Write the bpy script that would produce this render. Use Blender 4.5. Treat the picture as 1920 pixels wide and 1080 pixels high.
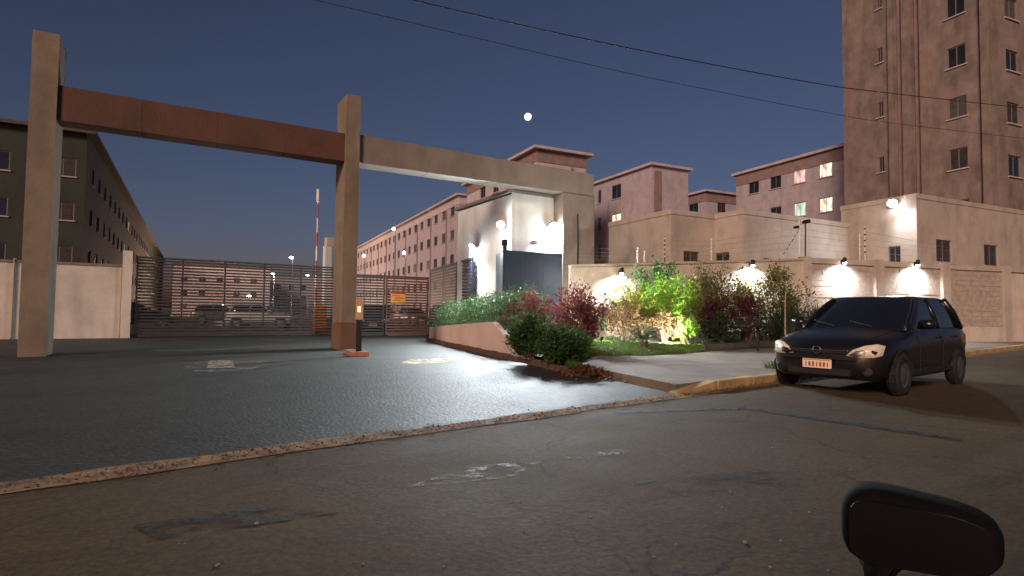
import bpy, bmesh, math, random
from mathutils import Vector, Matrix
random.seed(7)
R = math.radians
S = bpy.context.scene
COL = S.collection
for o in list(bpy.data.objects): bpy.data.objects.remove(o)

# ------------------------------------------------------------------ camera
F, TH, PI_, RO, H = 1083., R(51), R(2.45), R(0.68), 1.1
fw = Vector((math.cos(TH)*math.cos(PI_), math.sin(TH)*math.cos(PI_), math.sin(PI_)))
rt0 = Vector((math.sin(TH), -math.cos(TH), 0)); up0 = rt0.cross(fw)
rt = rt0*math.cos(RO)+up0*math.sin(RO); up = up0*math.cos(RO)-rt0*math.sin(RO)
CAM = Vector((0, 0, H))
cd = bpy.data.cameras.new('camera'); cam = bpy.data.objects.new('camera', cd); COL.objects.link(cam)
cd.sensor_fit = 'HORIZONTAL'; cd.sensor_width = 36; cd.lens = 36*F/1920
cd.clip_start = 0.05; cd.clip_end = 8000
m = Matrix((rt, up, -fw)).transposed().to_4x4(); m.translation = CAM
cam.matrix_world = m
S.camera = cam
S.render.resolution_x = 1024; S.render.resolution_y = 576

# ------------------------------------------------------------------ sky, sun, exposure
SUN_AZ, SUN_EL = R(206), R(23)          # compass in the XY plane, from +X counter-clockwise: behind the camera, to its left
w = bpy.data.worlds.new('World'); S.world = w; w.use_nodes = True
nt = w.node_tree; bg = nt.nodes['Background']
sky = nt.nodes.new('ShaderNodeTexSky'); sky.sky_type = 'NISHITA'; sky.sun_disc = False
sky.sun_elevation = R(0.3); sky.sun_rotation = R(90)-SUN_AZ
sky.air_density = .5; sky.dust_density = 2.2; sky.ozone_density = 2.6; sky.altitude = 600
tint = nt.nodes.new('ShaderNodeMix'); tint.data_type = 'RGBA'; tint.blend_type = 'MULTIPLY'; tint.inputs[0].default_value = 1; tint.inputs[7].default_value = (2.45, 1.0, .73, 1)   # city dusk: a touch of violet all over
nt.links.new(sky.outputs['Color'], tint.inputs[6]); nt.links.new(tint.outputs[2], bg.inputs['Color'])
bg.inputs['Strength'].default_value = 0.105
sl = bpy.data.lights.new('streetlight_sun', 'SUN'); so = bpy.data.objects.new('streetlight_sun', sl); COL.objects.link(so)
sl.energy = 1.3; sl.angle = R(14); sl.color = (1.0, 0.75, 0.58)  # warm soft sun added in place of unseen street lamps behind the camera
so.rotation_euler = Vector((math.cos(SUN_AZ)*math.cos(SUN_EL), math.sin(SUN_AZ)*math.cos(SUN_EL), math.sin(SUN_EL))).to_track_quat('Z', 'Y').to_euler()
vs = S.view_settings; vs.view_transform = 'Standard'; vs.look = 'None'; vs.gamma = 1.0; vs.use_curve_mapping = False
vs.exposure = 1.0

# ------------------------------------------------------------------ pixels to places
def ray(px, py): return fw+rt*((px-960)/F)+up*((540-py)/F)
def g(px, py, z=0.):                       # where a pixel meets the level z
    d = ray(px, py); return CAM+d*((z-H)/d.z)
def dp(px, py, dep): return CAM+ray(px, py)*dep
def vw(px, dep, z=0.):                     # ground point under a pixel column at a depth
    p = CAM+ray(px, 586.3+(px-960)*.0118)*dep; return Vector((p.x, p.y, z))
def az(deg): return Vector((math.cos(R(deg)), math.sin(R(deg)), 0))

# ------------------------------------------------------------------ materials
MATS = {}
def mat(name, col, rough=.8, var=.18, scale=3., bump=0., bscale=60., metal=0., col2=None, emit=None, es=0., spec=.5, dirt=0., coords='Object', detail=6):
    if name in MATS: return MATS[name]
    mt = bpy.data.materials.new(name); mt.use_nodes = True; MATS[name] = mt
    t = mt.node_tree; b = t.nodes['Principled BSDF']; N = t.nodes.new; L = t.links.new
    b.inputs['Roughness'].default_value = rough; b.inputs['Metallic'].default_value = metal
    b.inputs['Specular IOR Level'].default_value = spec
    tc = N('ShaderNodeTexCoord')
    n1 = N('ShaderNodeTexNoise'); n1.inputs['Scale'].default_value = scale; n1.inputs['Detail'].default_value = detail; n1.inputs['Roughness'].default_value = .65
    L(tc.outputs[coords], n1.inputs['Vector'])
    cr = N('ShaderNodeValToRGB'); c2 = col2 or tuple(c*(1-var*1.6) for c in col)
    cr.color_ramp.elements[0].position = .32; cr.color_ramp.elements[1].position = .68
    cr.color_ramp.elements[0].color = (*c2, 1); cr.color_ramp.elements[1].color = (*[min(1, c*(1+var*.5)) for c in col], 1)
    L(n1.outputs['Fac'], cr.inputs['Fac'])
    out = cr.outputs['Color']
    if dirt:
        n3 = N('ShaderNodeTexNoise'); n3.inputs['Scale'].default_value = 1.1; n3.inputs['Detail'].default_value = 8
        mp = N('ShaderNodeMapping'); mp.inputs['Scale'].default_value = (1.5, 1.5, .5)
        L(tc.outputs[coords], mp.inputs['Vector']); L(mp.outputs['Vector'], n3.inputs['Vector'])
        r3 = N('ShaderNodeValToRGB'); r3.color_ramp.elements[0].position = .47; r3.color_ramp.elements[1].position = .66
        r3.color_ramp.elements[0].color = (0, 0, 0, 1); r3.color_ramp.elements[1].color = (dirt*.75, dirt*.75, dirt*.75, 1)
        L(n3.outputs['Fac'], r3.inputs['Fac'])
        mx = N('ShaderNodeMix'); mx.data_type = 'RGBA'; mx.inputs[7].default_value = (.06, .05, .04, 1)
        L(r3.outputs['Color'], mx.inputs[0]); L(out, mx.inputs[6]); out = mx.outputs[2]
    L(out, b.inputs['Base Color'])
    if bump:
        n2 = N('ShaderNodeTexNoise'); n2.inputs['Scale'].default_value = bscale; n2.inputs['Detail'].default_value = 5
        L(tc.outputs[coords], n2.inputs['Vector'])
        bp = N('ShaderNodeBump'); bp.inputs['Strength'].default_value = bump; bp.inputs['Distance'].default_value = .02
        L(n2.outputs['Fac'], bp.inputs['Height']); L(bp.outputs['Normal'], b.inputs['Normal'])
    if emit:
        b.inputs['Emission Color'].default_value = (*emit, 1); b.inputs['Emission Strength'].default_value = es
    return mt
def leafmat(name, c1, c2, trans=.35, rough=.55):
    mt = bpy.data.materials.new(name); mt.use_nodes = True; MATS[name] = mt
    t = mt.node_tree; b = t.nodes['Principled BSDF']; N = t.nodes.new; L = t.links.new
    ge = N('ShaderNodeNewGeometry'); cr = N('ShaderNodeValToRGB')
    cr.color_ramp.elements[0].color = (*c1, 1); cr.color_ramp.elements[1].color = (*c2, 1)
    L(ge.outputs['Random Per Island'], cr.inputs['Fac'])
    L(cr.outputs['Color'], b.inputs['Base Color']); b.inputs['Roughness'].default_value = rough
    b.inputs['Specular IOR Level'].default_value = .35
    tr = N('ShaderNodeBsdfTranslucent'); L(cr.outputs['Color'], tr.inputs['Color'])
    mx = N('ShaderNodeMixShader'); mx.inputs[0].default_value = trans
    L(b.outputs[0], mx.inputs[1]); L(tr.outputs[0], mx.inputs[2]); L(mx.outputs[0], t.nodes['Material Output'].inputs['Surface'])
    return mt
def emat(name, col, s):
    return mat(name, (.8, .8, .8), .4, 0, emit=col, es=s)

# asphalt: aggregate, worn tracks, patches
def asphalt(name, base, rough, warm, bmp=.5, lo=.45, hi=1.4, spec=.5):
    mt = bpy.data.materials.new(name); mt.use_nodes = True; MATS[name] = mt
    t = mt.node_tree; b = t.nodes['Principled BSDF']; N = t.nodes.new; L = t.links.new
    ge = N('ShaderNodeNewGeometry')
    def noise(sc, det, mp=None):
        n = N('ShaderNodeTexNoise'); n.inputs['Scale'].default_value = sc; n.inputs['Detail'].default_value = det; n.inputs['Roughness'].default_value = .7
        if mp:
            q = N('ShaderNodeMapping'); q.inputs['Scale'].default_value = mp; L(ge.outputs['Position'], q.inputs['Vector']); L(q.outputs['Vector'], n.inputs['Vector'])
        else: L(ge.outputs['Position'], n.inputs['Vector'])
        return n.outputs['Fac']
    def ramp(s, a, b_, c0, c1):
        r = N('ShaderNodeValToRGB'); r.color_ramp.elements[0].position = a; r.color_ramp.elements[1].position = b_
        r.color_ramp.elements[0].color = (*c0, 1); r.color_ramp.elements[1].color = (*c1, 1); L(s, r.inputs['Fac']); return r.outputs['Color']
    big = ramp(noise(.45, 7, (.35, 1, 1)), .35, .7, tuple(c*.72 for c in base), tuple(c*1.25*k for c, k in zip(base, warm)))
    fine = ramp(noise(28, 5), .38, .66, (lo, lo, lo), (hi, hi, hi))
    mid = ramp(noise(7, 6), .3, .75, (.8, .8, .8), (1.15, 1.15, 1.12))
    m1 = N('ShaderNodeMix'); m1.data_type = 'RGBA'; m1.blend_type = 'MULTIPLY'; m1.inputs[0].default_value = 1; L(big, m1.inputs[6]); L(fine, m1.inputs[7])
    m2 = N('ShaderNodeMix'); m2.data_type = 'RGBA'; m2.blend_type = 'MULTIPLY'; m2.inputs[0].default_value = 1; L(m1.outputs[2], m2.inputs[6]); L(mid, m2.inputs[7])
    wv = N('ShaderNodeTexNoise'); wv.inputs['Scale'].default_value = 1.6; wv.inputs['Detail'].default_value = 6; L(ge.outputs['Position'], wv.inputs['Vector'])
    av = N('ShaderNodeVectorMath'); av.operation = 'MULTIPLY_ADD'; av.inputs[1].default_value = (.9, .9, .9); L(wv.outputs['Color'], av.inputs[0]); L(ge.outputs['Position'], av.inputs[2])
    vc = N('ShaderNodeTexVoronoi'); vc.feature = 'DISTANCE_TO_EDGE'; vc.inputs['Scale'].default_value = .42; L(av.outputs[0], vc.inputs['Vector'])
    ck = ramp(vc.outputs['Distance'], .0, .008, (.3, .3, .3), (1, 1, 1))
    cm = ramp(noise(.35, 3), .45, .56, (1, 1, 1), (0, 0, 0))
    m3 = N('ShaderNodeMix'); m3.data_type = 'RGBA'; m3.blend_type = 'MULTIPLY'; L(cm, m3.inputs[0]); L(m2.outputs[2], m3.inputs[6]); L(ck, m3.inputs[7])
    st_ = ramp(noise(.9, 5, (.5, 1.6, 1)), .56, .72, (1, 1, 1), (.55, .55, .55))
    m4 = N('ShaderNodeMix'); m4.data_type = 'RGBA'; m4.blend_type = 'MULTIPLY'; m4.inputs[0].default_value = 1; L(m3.outputs[2], m4.inputs[6]); L(st_, m4.inputs[7])
    L(m4.outputs[2], b.inputs['Base Color'])
    rr = N('ShaderNodeMapRange'); rr.inputs[3].default_value = rough-.12; rr.inputs[4].default_value = rough+.15; L(noise(1.3, 6), rr.inputs[0]); L(rr.outputs[0], b.inputs['Roughness'])
    vo = N('ShaderNodeTexVoronoi'); vo.inputs['Scale'].default_value = 24; L(ge.outputs['Position'], vo.inputs['Vector'])
    ad = N('ShaderNodeMath'); ad.operation = 'ADD'; L(vo.outputs['Distance'], ad.inputs[0]); L(noise(60, 4), ad.inputs[1])
    bp = N('ShaderNodeBump'); bp.inputs['Strength'].default_value = bmp; bp.inputs['Distance'].default_value = .014; b.inputs['Specular IOR Level'].default_value = spec
    L(ad.outputs[0], bp.inputs['Height']); L(bp.outputs['Normal'], b.inputs['Normal'])
    return mt
def worn_paint(name, col, cover, scale):
    mt = bpy.data.materials.new(name); mt.use_nodes = True; MATS[name] = mt
    t = mt.node_tree; b = t.nodes['Principled BSDF']; N = t.nodes.new; L = t.links.new
    b.inputs['Base Color'].default_value = (*col, 1); b.inputs['Roughness'].default_value = .75
    ge = N('ShaderNodeNewGeometry'); n = N('ShaderNodeTexNoise'); n.inputs['Scale'].default_value = scale; n.inputs['Detail'].default_value = 8; n.inputs['Roughness'].default_value = .75
    L(ge.outputs['Position'], n.inputs['Vector'])
    r = N('ShaderNodeValToRGB'); r.color_ramp.elements[0].position = cover; r.color_ramp.elements[1].position = cover+.13; L(n.outputs['Fac'], r.inputs['Fac'])
    tr = N('ShaderNodeBsdfTransparent'); mx = N('ShaderNodeMixShader'); L(r.outputs['Color'], mx.inputs[0]); L(tr.outputs[0], mx.inputs[1]); L(b.outputs[0], mx.inputs[2])
    L(mx.outputs[0], t.nodes['Material Output'].inputs['Surface']); return mt

A_ROAD = asphalt('road_asphalt', (.088, .062, .031), .85, (1.05, 1, .95), .2, .72, 1.2, .25)
A_DRIVE = asphalt('drive_asphalt', (.044, .047, .04), .64, (1, 1, 1), .55, .45, 1.4, .45)
M_CONC = mat('pavement_concrete', (.21, .17, .135), .85, .25, 1.3, .4, 30, dirt=.3)
M_KERB = mat('kerb_concrete', (.5, .34, .15), .85, .3, 4, .6, 25, dirt=.4)
M_GUT = mat('gutter_dust', (.32, .2, .085), .9, .5, 5, .8, 30, col2=(.07, .055, .045))
M_SOIL = mat('soil', (.07, .06, .03), .95, .4, 4, .8, 30)
M_PINK = mat('pink_render', (.45, .39, .43), .85, .10, 2, .25, 40, dirt=.22)
M_PINK2 = mat('pale_pink_render', (.53, .46, .48), .85, .10, 2, .25, 40, dirt=.2)
M_BROWN = mat('brown_band', (.27, .19, .18), .85, .15, 2, .2, 40)
M_CREAM = mat('cream_render', (.47, .405, .345), .85, .10, 1.5, .3, 35, dirt=.3)
M_PALE = mat('pale_wall_render', (.56, .49, .41), .85, .10, 1.5, .3, 35, dirt=.3)
M_GH = mat('gatehouse_render', (.72, .72, .69), .85, .08, 1.2, .25, 35, dirt=.22)
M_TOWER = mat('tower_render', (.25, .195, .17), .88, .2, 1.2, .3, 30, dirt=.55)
M_GREENW = mat('dark_olive_render', (.035, .042, .032), .85, .2, .6, .2, 20, dirt=.3)  # dark olive wall colour of the far left block
M_COL = mat('portal_column_paint', (.24, .19, .135), .8, .15, 1.5, .35, 30, dirt=.4)
M_COLB = mat('portal_dark_dado', (.16, .085, .055), .8, .15, 2, .3, 30)
M_BEAMB = mat('portal_brown_paint', (.115, .052, .034), .75, .2, 1.2, .3, 25, dirt=.25)
M_BEAMG = mat('portal_grey_paint', (.23, .195, .16), .8, .12, 1.2, .3, 25, dirt=.3)
M_METAL = mat('dark_gate_metal', (.06, .05, .045), .5, .2, 6, .1, 60, metal=.3)
M_BLUE = mat('dark_sheet_metal', (.028, .042, .07), .5, .12, 2, .05, 20)
M_BRMET = mat('reddish_gate_metal', (.16, .085, .065), .55, .2, 6, .1, 60)
M_BLACK = mat('black_plastic', (.010, .010, .010), .7, .2, 10)
M_WHITE = mat('white_paint', (.7, .7, .68), .6, .08, 6)
M_GREY = mat('grey_metal', (.3, .3, .3), .5, .1, 8, metal=.4)
M_PLANT = mat('planter_render', (.54, .41, .36), .85, .08, 1.3, .25, 30, dirt=.12)
M_EDGE = mat('planter_edge_brick', (.11, .055, .038), .9, .3, 5, .6, 25)
M_ROOF = mat('roof_tile_dark', (.10, .075, .065), .85, .2, 4, .3, 30)
M_GLASS = mat('window_dark_glass', (.02, .024, .03), .12, .3, 1)
M_BLIND = mat('blind_behind_glass', (.09, .085, .08), .35, .2, 3); M_CURT = mat('curtain_behind_glass', (.06, .045, .04), .4, .4, 5)
M_FRAME = mat('window_frame_grey', (.20, .17, .165), .6, .1, 5)
def litwin(name, c, st):
    m_ = mat(name, (.5, .5, .5), .4, 0); t_ = m_.node_tree; b_ = t_.nodes['Principled BSDF']
    tc_ = t_.nodes.new('ShaderNodeTexCoord'); n_ = t_.nodes.new('ShaderNodeTexNoise'); n_.inputs['Scale'].default_value = 2.2; n_.inputs['Detail'].default_value = 2
    mp_ = t_.nodes.new('ShaderNodeMapping'); mp_.inputs['Scale'].default_value = (2.2, 1, .6); t_.links.new(tc_.outputs['Object'], mp_.inputs['Vector']); t_.links.new(mp_.outputs['Vector'], n_.inputs['Vector'])
    cr_ = t_.nodes.new('ShaderNodeValToRGB'); cr_.color_ramp.elements[0].position = .36; cr_.color_ramp.elements[1].position = .56
    cr_.color_ramp.elements[0].color = (c[0]*.2, c[1]*.17, c[2]*.12, 1); cr_.color_ramp.elements[1].color = (*c, 1); t_.links.new(n_.outputs['Fac'], cr_.inputs['Fac'])
    t_.links.new(cr_.outputs['Color'], b_.inputs['Emission Color']); b_.inputs['Emission Strength'].default_value = st; return m_
M_LITW = litwin('lit_window_warm', (1, .95, .68), .6); M_LITC = litwin('lit_window_cool', (.62, 1, .85), .35); M_LITP = litwin('lit_window_pink', (1, .62, .58), .4)
M_LED = emat('led_lens', (.93, .97, 1), 30)
M_LEDS = emat('led_small', (.95, .98, 1), 14)
M_LEDW = emat('warm_lens', (1, .85, .6), 10)
M_MOON = emat('moon_surface', (1, .93, .82), 1.5)
_t = M_MOON.node_tree; _n = _t.nodes.new('ShaderNodeTexNoise'); _n.inputs['Scale'].default_value = .07; _n.inputs['Detail'].default_value = 3; _c = _t.nodes.new('ShaderNodeTexCoord'); _t.links.new(_c.outputs['Object'], _n.inputs['Vector'])
_r = _t.nodes.new('ShaderNodeValToRGB'); _r.color_ramp.elements[0].position = .4; _r.color_ramp.elements[1].position = .58; _r.color_ramp.elements[0].color = (.34, .30, .25, 1); _r.color_ramp.elements[1].color = (1, .93, .82, 1)
_t.links.new(_n.outputs['Fac'], _r.inputs['Fac']); _t.links.new(_r.outputs['Color'], _t.nodes['Principled BSDF'].inputs['Emission Color'])
M_STONE = mat('stone_cladding', (.42, .35, .30), .85, .18, 6, .4, 30)
M_WIRE = mat('wire_black', (.012, .012, .014), .6, .1, 5)
M_BARK = mat('bark', (.13, .09, .065), .9, .3, 20, .5, 60)
M_RED = mat('red_paint', (.45, .05, .03), .6, .15, 6)
M_ORANGE = mat('orange_plastic', (.75, .2, .02), .55, .12, 6)
M_PAINT = mat('black_car_paint', (.008, .008, .009), .28, .1, 3, spec=.6)
M_CHROME = mat('chrome', (.6, .6, .62), .15, .05, 4, metal=1)
M_TYRE = mat('tyre_rubber', (.014, .014, .014), .8, .2, 20)
M_HEADL = mat('headlight_lens', (.75, .66, .52), .3, .15, 20)
M_CGLASS = mat('car_glass', (.01, .013, .018), .08, .1, 2)
M_PLATE = mat('number_plate', (.85, .62, .46), .5, .05, 8)  # orange retroreflected glow is put into the plate colour

# ------------------------------------------------------------------ mesh helpers
class MB:
    def __init__(s): s.v = []; s.f = []
    def add(s, vs, fs):
        k = len(s.v); s.v += [tuple(p) for p in vs]; s.f += [tuple(i+k for i in q) for q in fs]; return s
    def box(s, c, d, ux=Vector((1, 0, 0)), uy=None, uz=Vector((0, 0, 1)), ch=0.):
        uy = uy or uz.cross(ux); c = Vector(c); a, b, h = d[0]/2, d[1]/2, d[2]/2
        P = lambda i, j, k: c+ux*(i)+uy*(j)+uz*(k)
        if ch <= 0:
            s.add([P(-a, -b, -h), P(a, -b, -h), P(a, b, -h), P(-a, b, -h), P(-a, -b, h), P(a, -b, h), P(a, b, h), P(-a, b, h)],
                  [(3, 2, 1, 0), (4, 5, 6, 7), (0, 1, 5, 4), (1, 2, 6, 5), (2, 3, 7, 6), (3, 0, 4, 7)])
        else:
            ring = lambda A, B, k: [P(-A, -B, k), P(A, -B, k), P(A, B, k), P(-A, B, k)]
            vs = ring(a-ch, b-ch, -h)+ring(a, b, -h+ch)+ring(a, b, h-ch)+ring(a-ch, b-ch, h)
            fs = [(3, 2, 1, 0), (12, 13, 14, 15)]
            for r in range(3):
                for i in range(4): fs.append((r*4+i, r*4+(i+1) % 4, r*4+4+(i+1) % 4, r*4+4+i))
            s.add(vs, fs)
        return s
    def tube(s, pts, rad, n=6):
        pts = [Vector(p) for p in pts]; vs = []; fs = []
        rads = rad if isinstance(rad, (list, tuple)) else [rad]*len(pts)
        for i, p in enumerate(pts):
            d = (pts[min(i+1, len(pts)-1)]-pts[max(i-1, 0)]).normalized()
            a = d.cross(Vector((0, 0, 1)) if abs(d.z) < .95 else Vector((1, 0, 0))).normalized(); b = d.cross(a)
            for k in range(n):
                t = 2*math.pi*k/n; vs.append(p+(a*math.cos(t)+b*math.sin(t))*rads[i])
        for i in range(len(pts)-1):
            for k in range(n): fs.append((i*n+k, i*n+(k+1) % n, (i+1)*n+(k+1) % n, (i+1)*n+k))
        fs.append(tuple(range(n))[::-1]); fs.append(tuple(range((len(pts)-1)*n, len(pts)*n)))
        return s.add(vs, fs)
    def lathe(s, c, axis, prof, n=16):
        c = Vector(c); axis = Vector(axis).normalized()
        a = axis.cross(Vector((0, 0, 1)) if abs(axis.z) < .95 else Vector((1, 0, 0))).normalized(); b = axis.cross(a)
        vs = []; fs = []
        for (r, h) in prof:
            for k in range(n):
                t = 2*math.pi*k/n; vs.append(c+axis*h+(a*math.cos(t)+b*math.sin(t))*r)
        for i in range(len(prof)-1):
            for k in range(n): fs.append((i*n+k, i*n+(k+1) % n, (i+1)*n+(k+1) % n, (i+1)*n+k))
        fs.append(tuple(range(n))[::-1]); fs.append(tuple(range((len(prof)-1)*n, len(prof)*n)))
        return s.add(vs, fs)
    def prism(s, poly, z0, z1):        # z0,z1 scalars or lists
        n = len(poly); Z0 = z0 if isinstance(z0, (list, tuple)) else [z0]*n; Z1 = z1 if isinstance(z1, (list, tuple)) else [z1]*n
        vs = [(p[0], p[1], a) for p, a in zip(poly, Z0)]+[(p[0], p[1], a) for p, a in zip(poly, Z1)]
        return s.add(vs, [tuple(range(n))[::-1], tuple(range(n, 2*n))]+[(i, (i+1) % n, n+(i+1) % n, n+i) for i in range(n)])
    def build(s, name, m, parent=None, smooth=False, loc=None):
        me = bpy.data.meshes.new(name); me.from_pydata([tuple(v) for v in s.v], [], s.f)
        bm = bmesh.new(); bm.from_mesh(me); bmesh.ops.recalc_face_normals(bm, faces=bm.faces); bm.to_mesh(me); bm.free()
        if smooth:
            for p in me.polygons: p.use_smooth = True
        if m: me.materials.append(m)
        o = bpy.data.objects.new(name, me); COL.objects.link(o)
        if loc is not None: o.location = loc
        if parent:
            o.parent = parent
        return o
def tag(o, label=None, cat=None, group=None, kind=None):
    if label: o['label'] = label
    if cat: o['category'] = cat
    if group: o['group'] = group
    if kind: o['kind'] = kind
    return o
def thing(name, label, cat, loc=(0, 0, 0), rz=0., group=None):
    o = bpy.data.objects.new(name, None); COL.objects.link(o); o.location = loc; o.rotation_euler = (0, 0, rz)
    o.empty_display_size = .2
    return tag(o, label, cat, group)
def inst(src, name, parent, loc=(0, 0, 0), rz=0.):
    o = bpy.data.objects.new(name, src.data if hasattr(src, 'data') else src); COL.objects.link(o); o.location = loc; o.rotation_euler = (0, 0, rz); o.parent = parent; return o
def copy_tree(o, parent=None):
    c = o.copy(); COL.objects.link(c)
    if parent: c.parent = parent
    for ch in o.children: copy_tree(ch, c)
    return c
X_, Y_, Z_ = Vector((1, 0, 0)), Vector((0, 1, 0)), Vector((0, 0, 1))
def lamp(name, kind, loc, energy, col, parent, aim=None, size=R(150), blend=1., rad=.08):
    l = bpy.data.lights.new(name, kind); l.energy = energy; l.color = col; l.shadow_soft_size = rad
    if kind == 'SPOT': l.spot_size = size; l.spot_blend = blend
    o = bpy.data.objects.new(name, l); COL.objects.link(o); o.location = loc
    if aim is not None: o.rotation_euler = Vector(aim).to_track_quat('-Z', 'Y').to_euler()
    o.parent = parent; return o

# ------------------------------------------------------------------ the setting: ground, road, kerb, drive, pavement
def sheet(name, poly, z, m, kind='structure'):
    o = MB().add([(p[0], p[1], z) for p in poly], [tuple(range(len(poly)))]).build(name, m); o['kind'] = kind; return o
sheet('ground', [(-4000, -4000), (4000, -4000), (4000, 4000), (-4000, 4000)], -.06, mat('far_ground', (.09, .075, .055), .95, .3, .02))
sheet('road', [(-80, -2.4), (140, -2.4), (140, 4.62), (-80, 4.62)], 0, A_ROAD)
nearp = MB().box((30, -5.4, .03), (220, 6, .18)).build('near_pavement', M_CONC); nearp['kind'] = 'structure'
KY = 4.72
# drive apron up to the gates and the yard beyond
PD = [Vector((11.19, 18.67, 0)), Vector((9.05, 12.0, 0)), Vector((8.36, 9.85, 0)), Vector((7.25, 6.75, 0))]     # planter edge along the drive
Q = [g(1066, 693, .12), g(1112, 667, .12), g(1210, 667, .12), g(1320, 660, .12), g(1430, 652, .12), g(1560, 655, .12)]
sheet('driveway', [(-7.5, KY), (6.75, KY), (7.4, 6.6), (9.6, 10.4), (12.4, 18.6), (16, 27), (30, 60), (60, 190), (-60, 190), (-16, 60), (-7.5, 24)], .012, A_DRIVE)
# gutter: a ragged strip of dust and dry leaves along the road edge
mb = MB(); n = 240; pv = []
for i in range(n+1):
    x = -60+i*(120/n); a = 4.56+random.uniform(-.05, .05); b = KY+random.uniform(.0, .12) if x < 6.6 else KY
    pv.append(((x, a, .006), (x, b, .018 if x < 6.6 else .006)))
mb.add([p for q in pv for p in q], [(2*i, 2*i+2, 2*i+3, 2*i+1) for i in range(n)])
tag(mb.build('gutter', M_GUT), kind='structure')
# pavement slab with kerb stones
wallA = vw(1117, 19.0); wdir = az(-22)
back = [(q.x, q.y) for q in Q]+[(30, 7.6), (60, 6.5), (120, 6.5)]
pav = MB().prism([(6.95, KY+.17), (120, KY+.17)]+back[::-1]+[(7.75, 7.2)], -.05, .12).build('pavement', M_CONC); pav['kind'] = 'structure'
mb = MB().box((0, 0, 0), (.97, .165, .2), ch=.018); ks = None
for i in range(60):
    x = 6.75+.5+i*.99; z = .035
    if i == 0:
        o = MB().add([(-.48, -.082, -.1), (.485, -.082, -.1), (.485, .082, -.1), (-.48, .082, -.1), (-.48, -.06, -.02), (.485, -.066, .1), (.485, .082, .1), (-.48, .082, -.0)],
                     [(0, 1, 5, 4), (1, 2, 6, 5), (2, 3, 7, 6), (3, 0, 4, 7), (4, 5, 6, 7)]).build('kerb_stone', M_KERB, pav, loc=(x, KY+.083, z))
    elif ks is None: ks = o = mb.build('kerb_stone', M_KERB, pav, loc=(x, KY+.083, z))
    else: o = inst(ks, 'kerb_stone', pav, (x, KY+.083+random.uniform(-.008, .008), z+random.uniform(-.008, .006)), random.uniform(-.008, .008))
# worn paint on the drive and the road
def patch(name, pts, z, m, lab):
    o = sheet(name, [g(*p) for p in pts], z, m); return o
patch('paint_patch', [(375, 700), (345, 692), (360, 678), (480, 676), (500, 684), (470, 696)], .0165, worn_paint('worn_white_paint', (.26, .24, .2), .5, 3.2), '')
patch('paint_patch', [(388, 692), (392, 678), (436, 678), (440, 692)], .0205, worn_paint('worn_beige_paint', (.24, .205, .155), .40, 7), '')
patch('paint_patch', [(745, 685), (765, 675), (860, 672), (850, 681)], .0165, worn_paint('worn_yellow_paint', (.6, .5, .3), .42, 4), '')
patch('paint_patch', [(760, 915), (880, 872), (1010, 868), (960, 896)], .0045, worn_paint('road_scuff', (.3, .29, .26), .50, 5), '')
patch('paint_patch', [(990, 870), (1180, 840), (1200, 846), (1010, 882)], .0048, worn_paint('road_scuff2', (.22, .21, .18), .50, 4), '')

patch('repair_seam', [(1150, 772), (1400, 764), (1560, 786), (1800, 822), (1800, 828), (1550, 791), (1400, 768), (1150, 775)], .0042, worn_paint('tar_seam', (.02, .018, .016), .36, 6), '')
patch('repair_patch', [(250, 985), (520, 948), (640, 962), (300, 1012)], .0046, worn_paint('tar_patch', (.035, .028, .02), .44, 2.5), '')
patch('repair_patch', [(1180, 905), (1420, 880), (1560, 905), (1290, 940)], .0047, worn_paint('tar_patch_worn', (.045, .036, .025), .5, 2.5), '')
mbp = MB(); rp_ = random.Random(21)
for k in range(60):
    q = g(rp_.uniform(240, 1700), rp_.uniform(780, 1075)); rr = rp_.uniform(.003, .008) if k > 5 else rp_.uniform(.009, .016)
    mbp.lathe((q.x, q.y, 0), (rp_.uniform(-.2, .2), rp_.uniform(-.2, .2), 1), [(rr*.8, 0), (rr, rr*.4), (rr*.5, rr*.9)], 5)
tag(mbp.build('road_grit', mat('pale_grit', (.26, .24, .21), .9, .3, 30)), 'pale grit and crumbs scattered over the road', 'grit', kind='stuff')

# garden earth: lofted between the front edge and the foot of the walls
fr = [(PD[0].x+.12, PD[0].y, .47), (PD[1].x+.14, PD[1].y, .76), (8.6, 10.6, .42), (8.46, 9.8, .16), (7.85, 7.6, .13)]+[(q.x, q.y, .135) for q in Q]+[(30, 7.7, .14)]
W2 = lambda s: wallA+wdir*s
bk = [(14.4, 21.5, .5), (12.2, 16.2, .62), (12.6, 15.0, .55), (12.9, 14.6, .48), (13.2, 14.3, .42), (13.8, 14.0, .4), (14.6, 13.2, .4)]
bk += [(W2(s).x, W2(s).y, .35+.035*s) for s in (2, 4, 7, 10)]+[(31, 8.6, .7)]
mb = MB(); nb = 14; vsg = []
for a, b in zip(fr, bk):
    for j in range(nb+1):
        t = j/nb; vsg.append((a[0]+(b[0]-a[0])*t, a[1]+(b[1]-a[1])*t, a[2]+(b[2]-a[2])*t+random.uniform(-.015, .015)))
fsg = [(i*(nb+1)+j, i*(nb+1)+j+1, (i+1)*(nb+1)+j+1, (i+1)*(nb+1)+j) for i in range(len(fr)-1) for j in range(nb)]
mb.add(vsg, fsg); tag(mb.build('garden_soil', M_SOIL), kind='structure')
def garden_z(x, y):
    best = .2; bd = 1e9
    for v in vsg:
        d = (v[0]-x)**2+(v[1]-y)**2
        if d < bd: bd = d; best = v[2]
    return best

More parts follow.
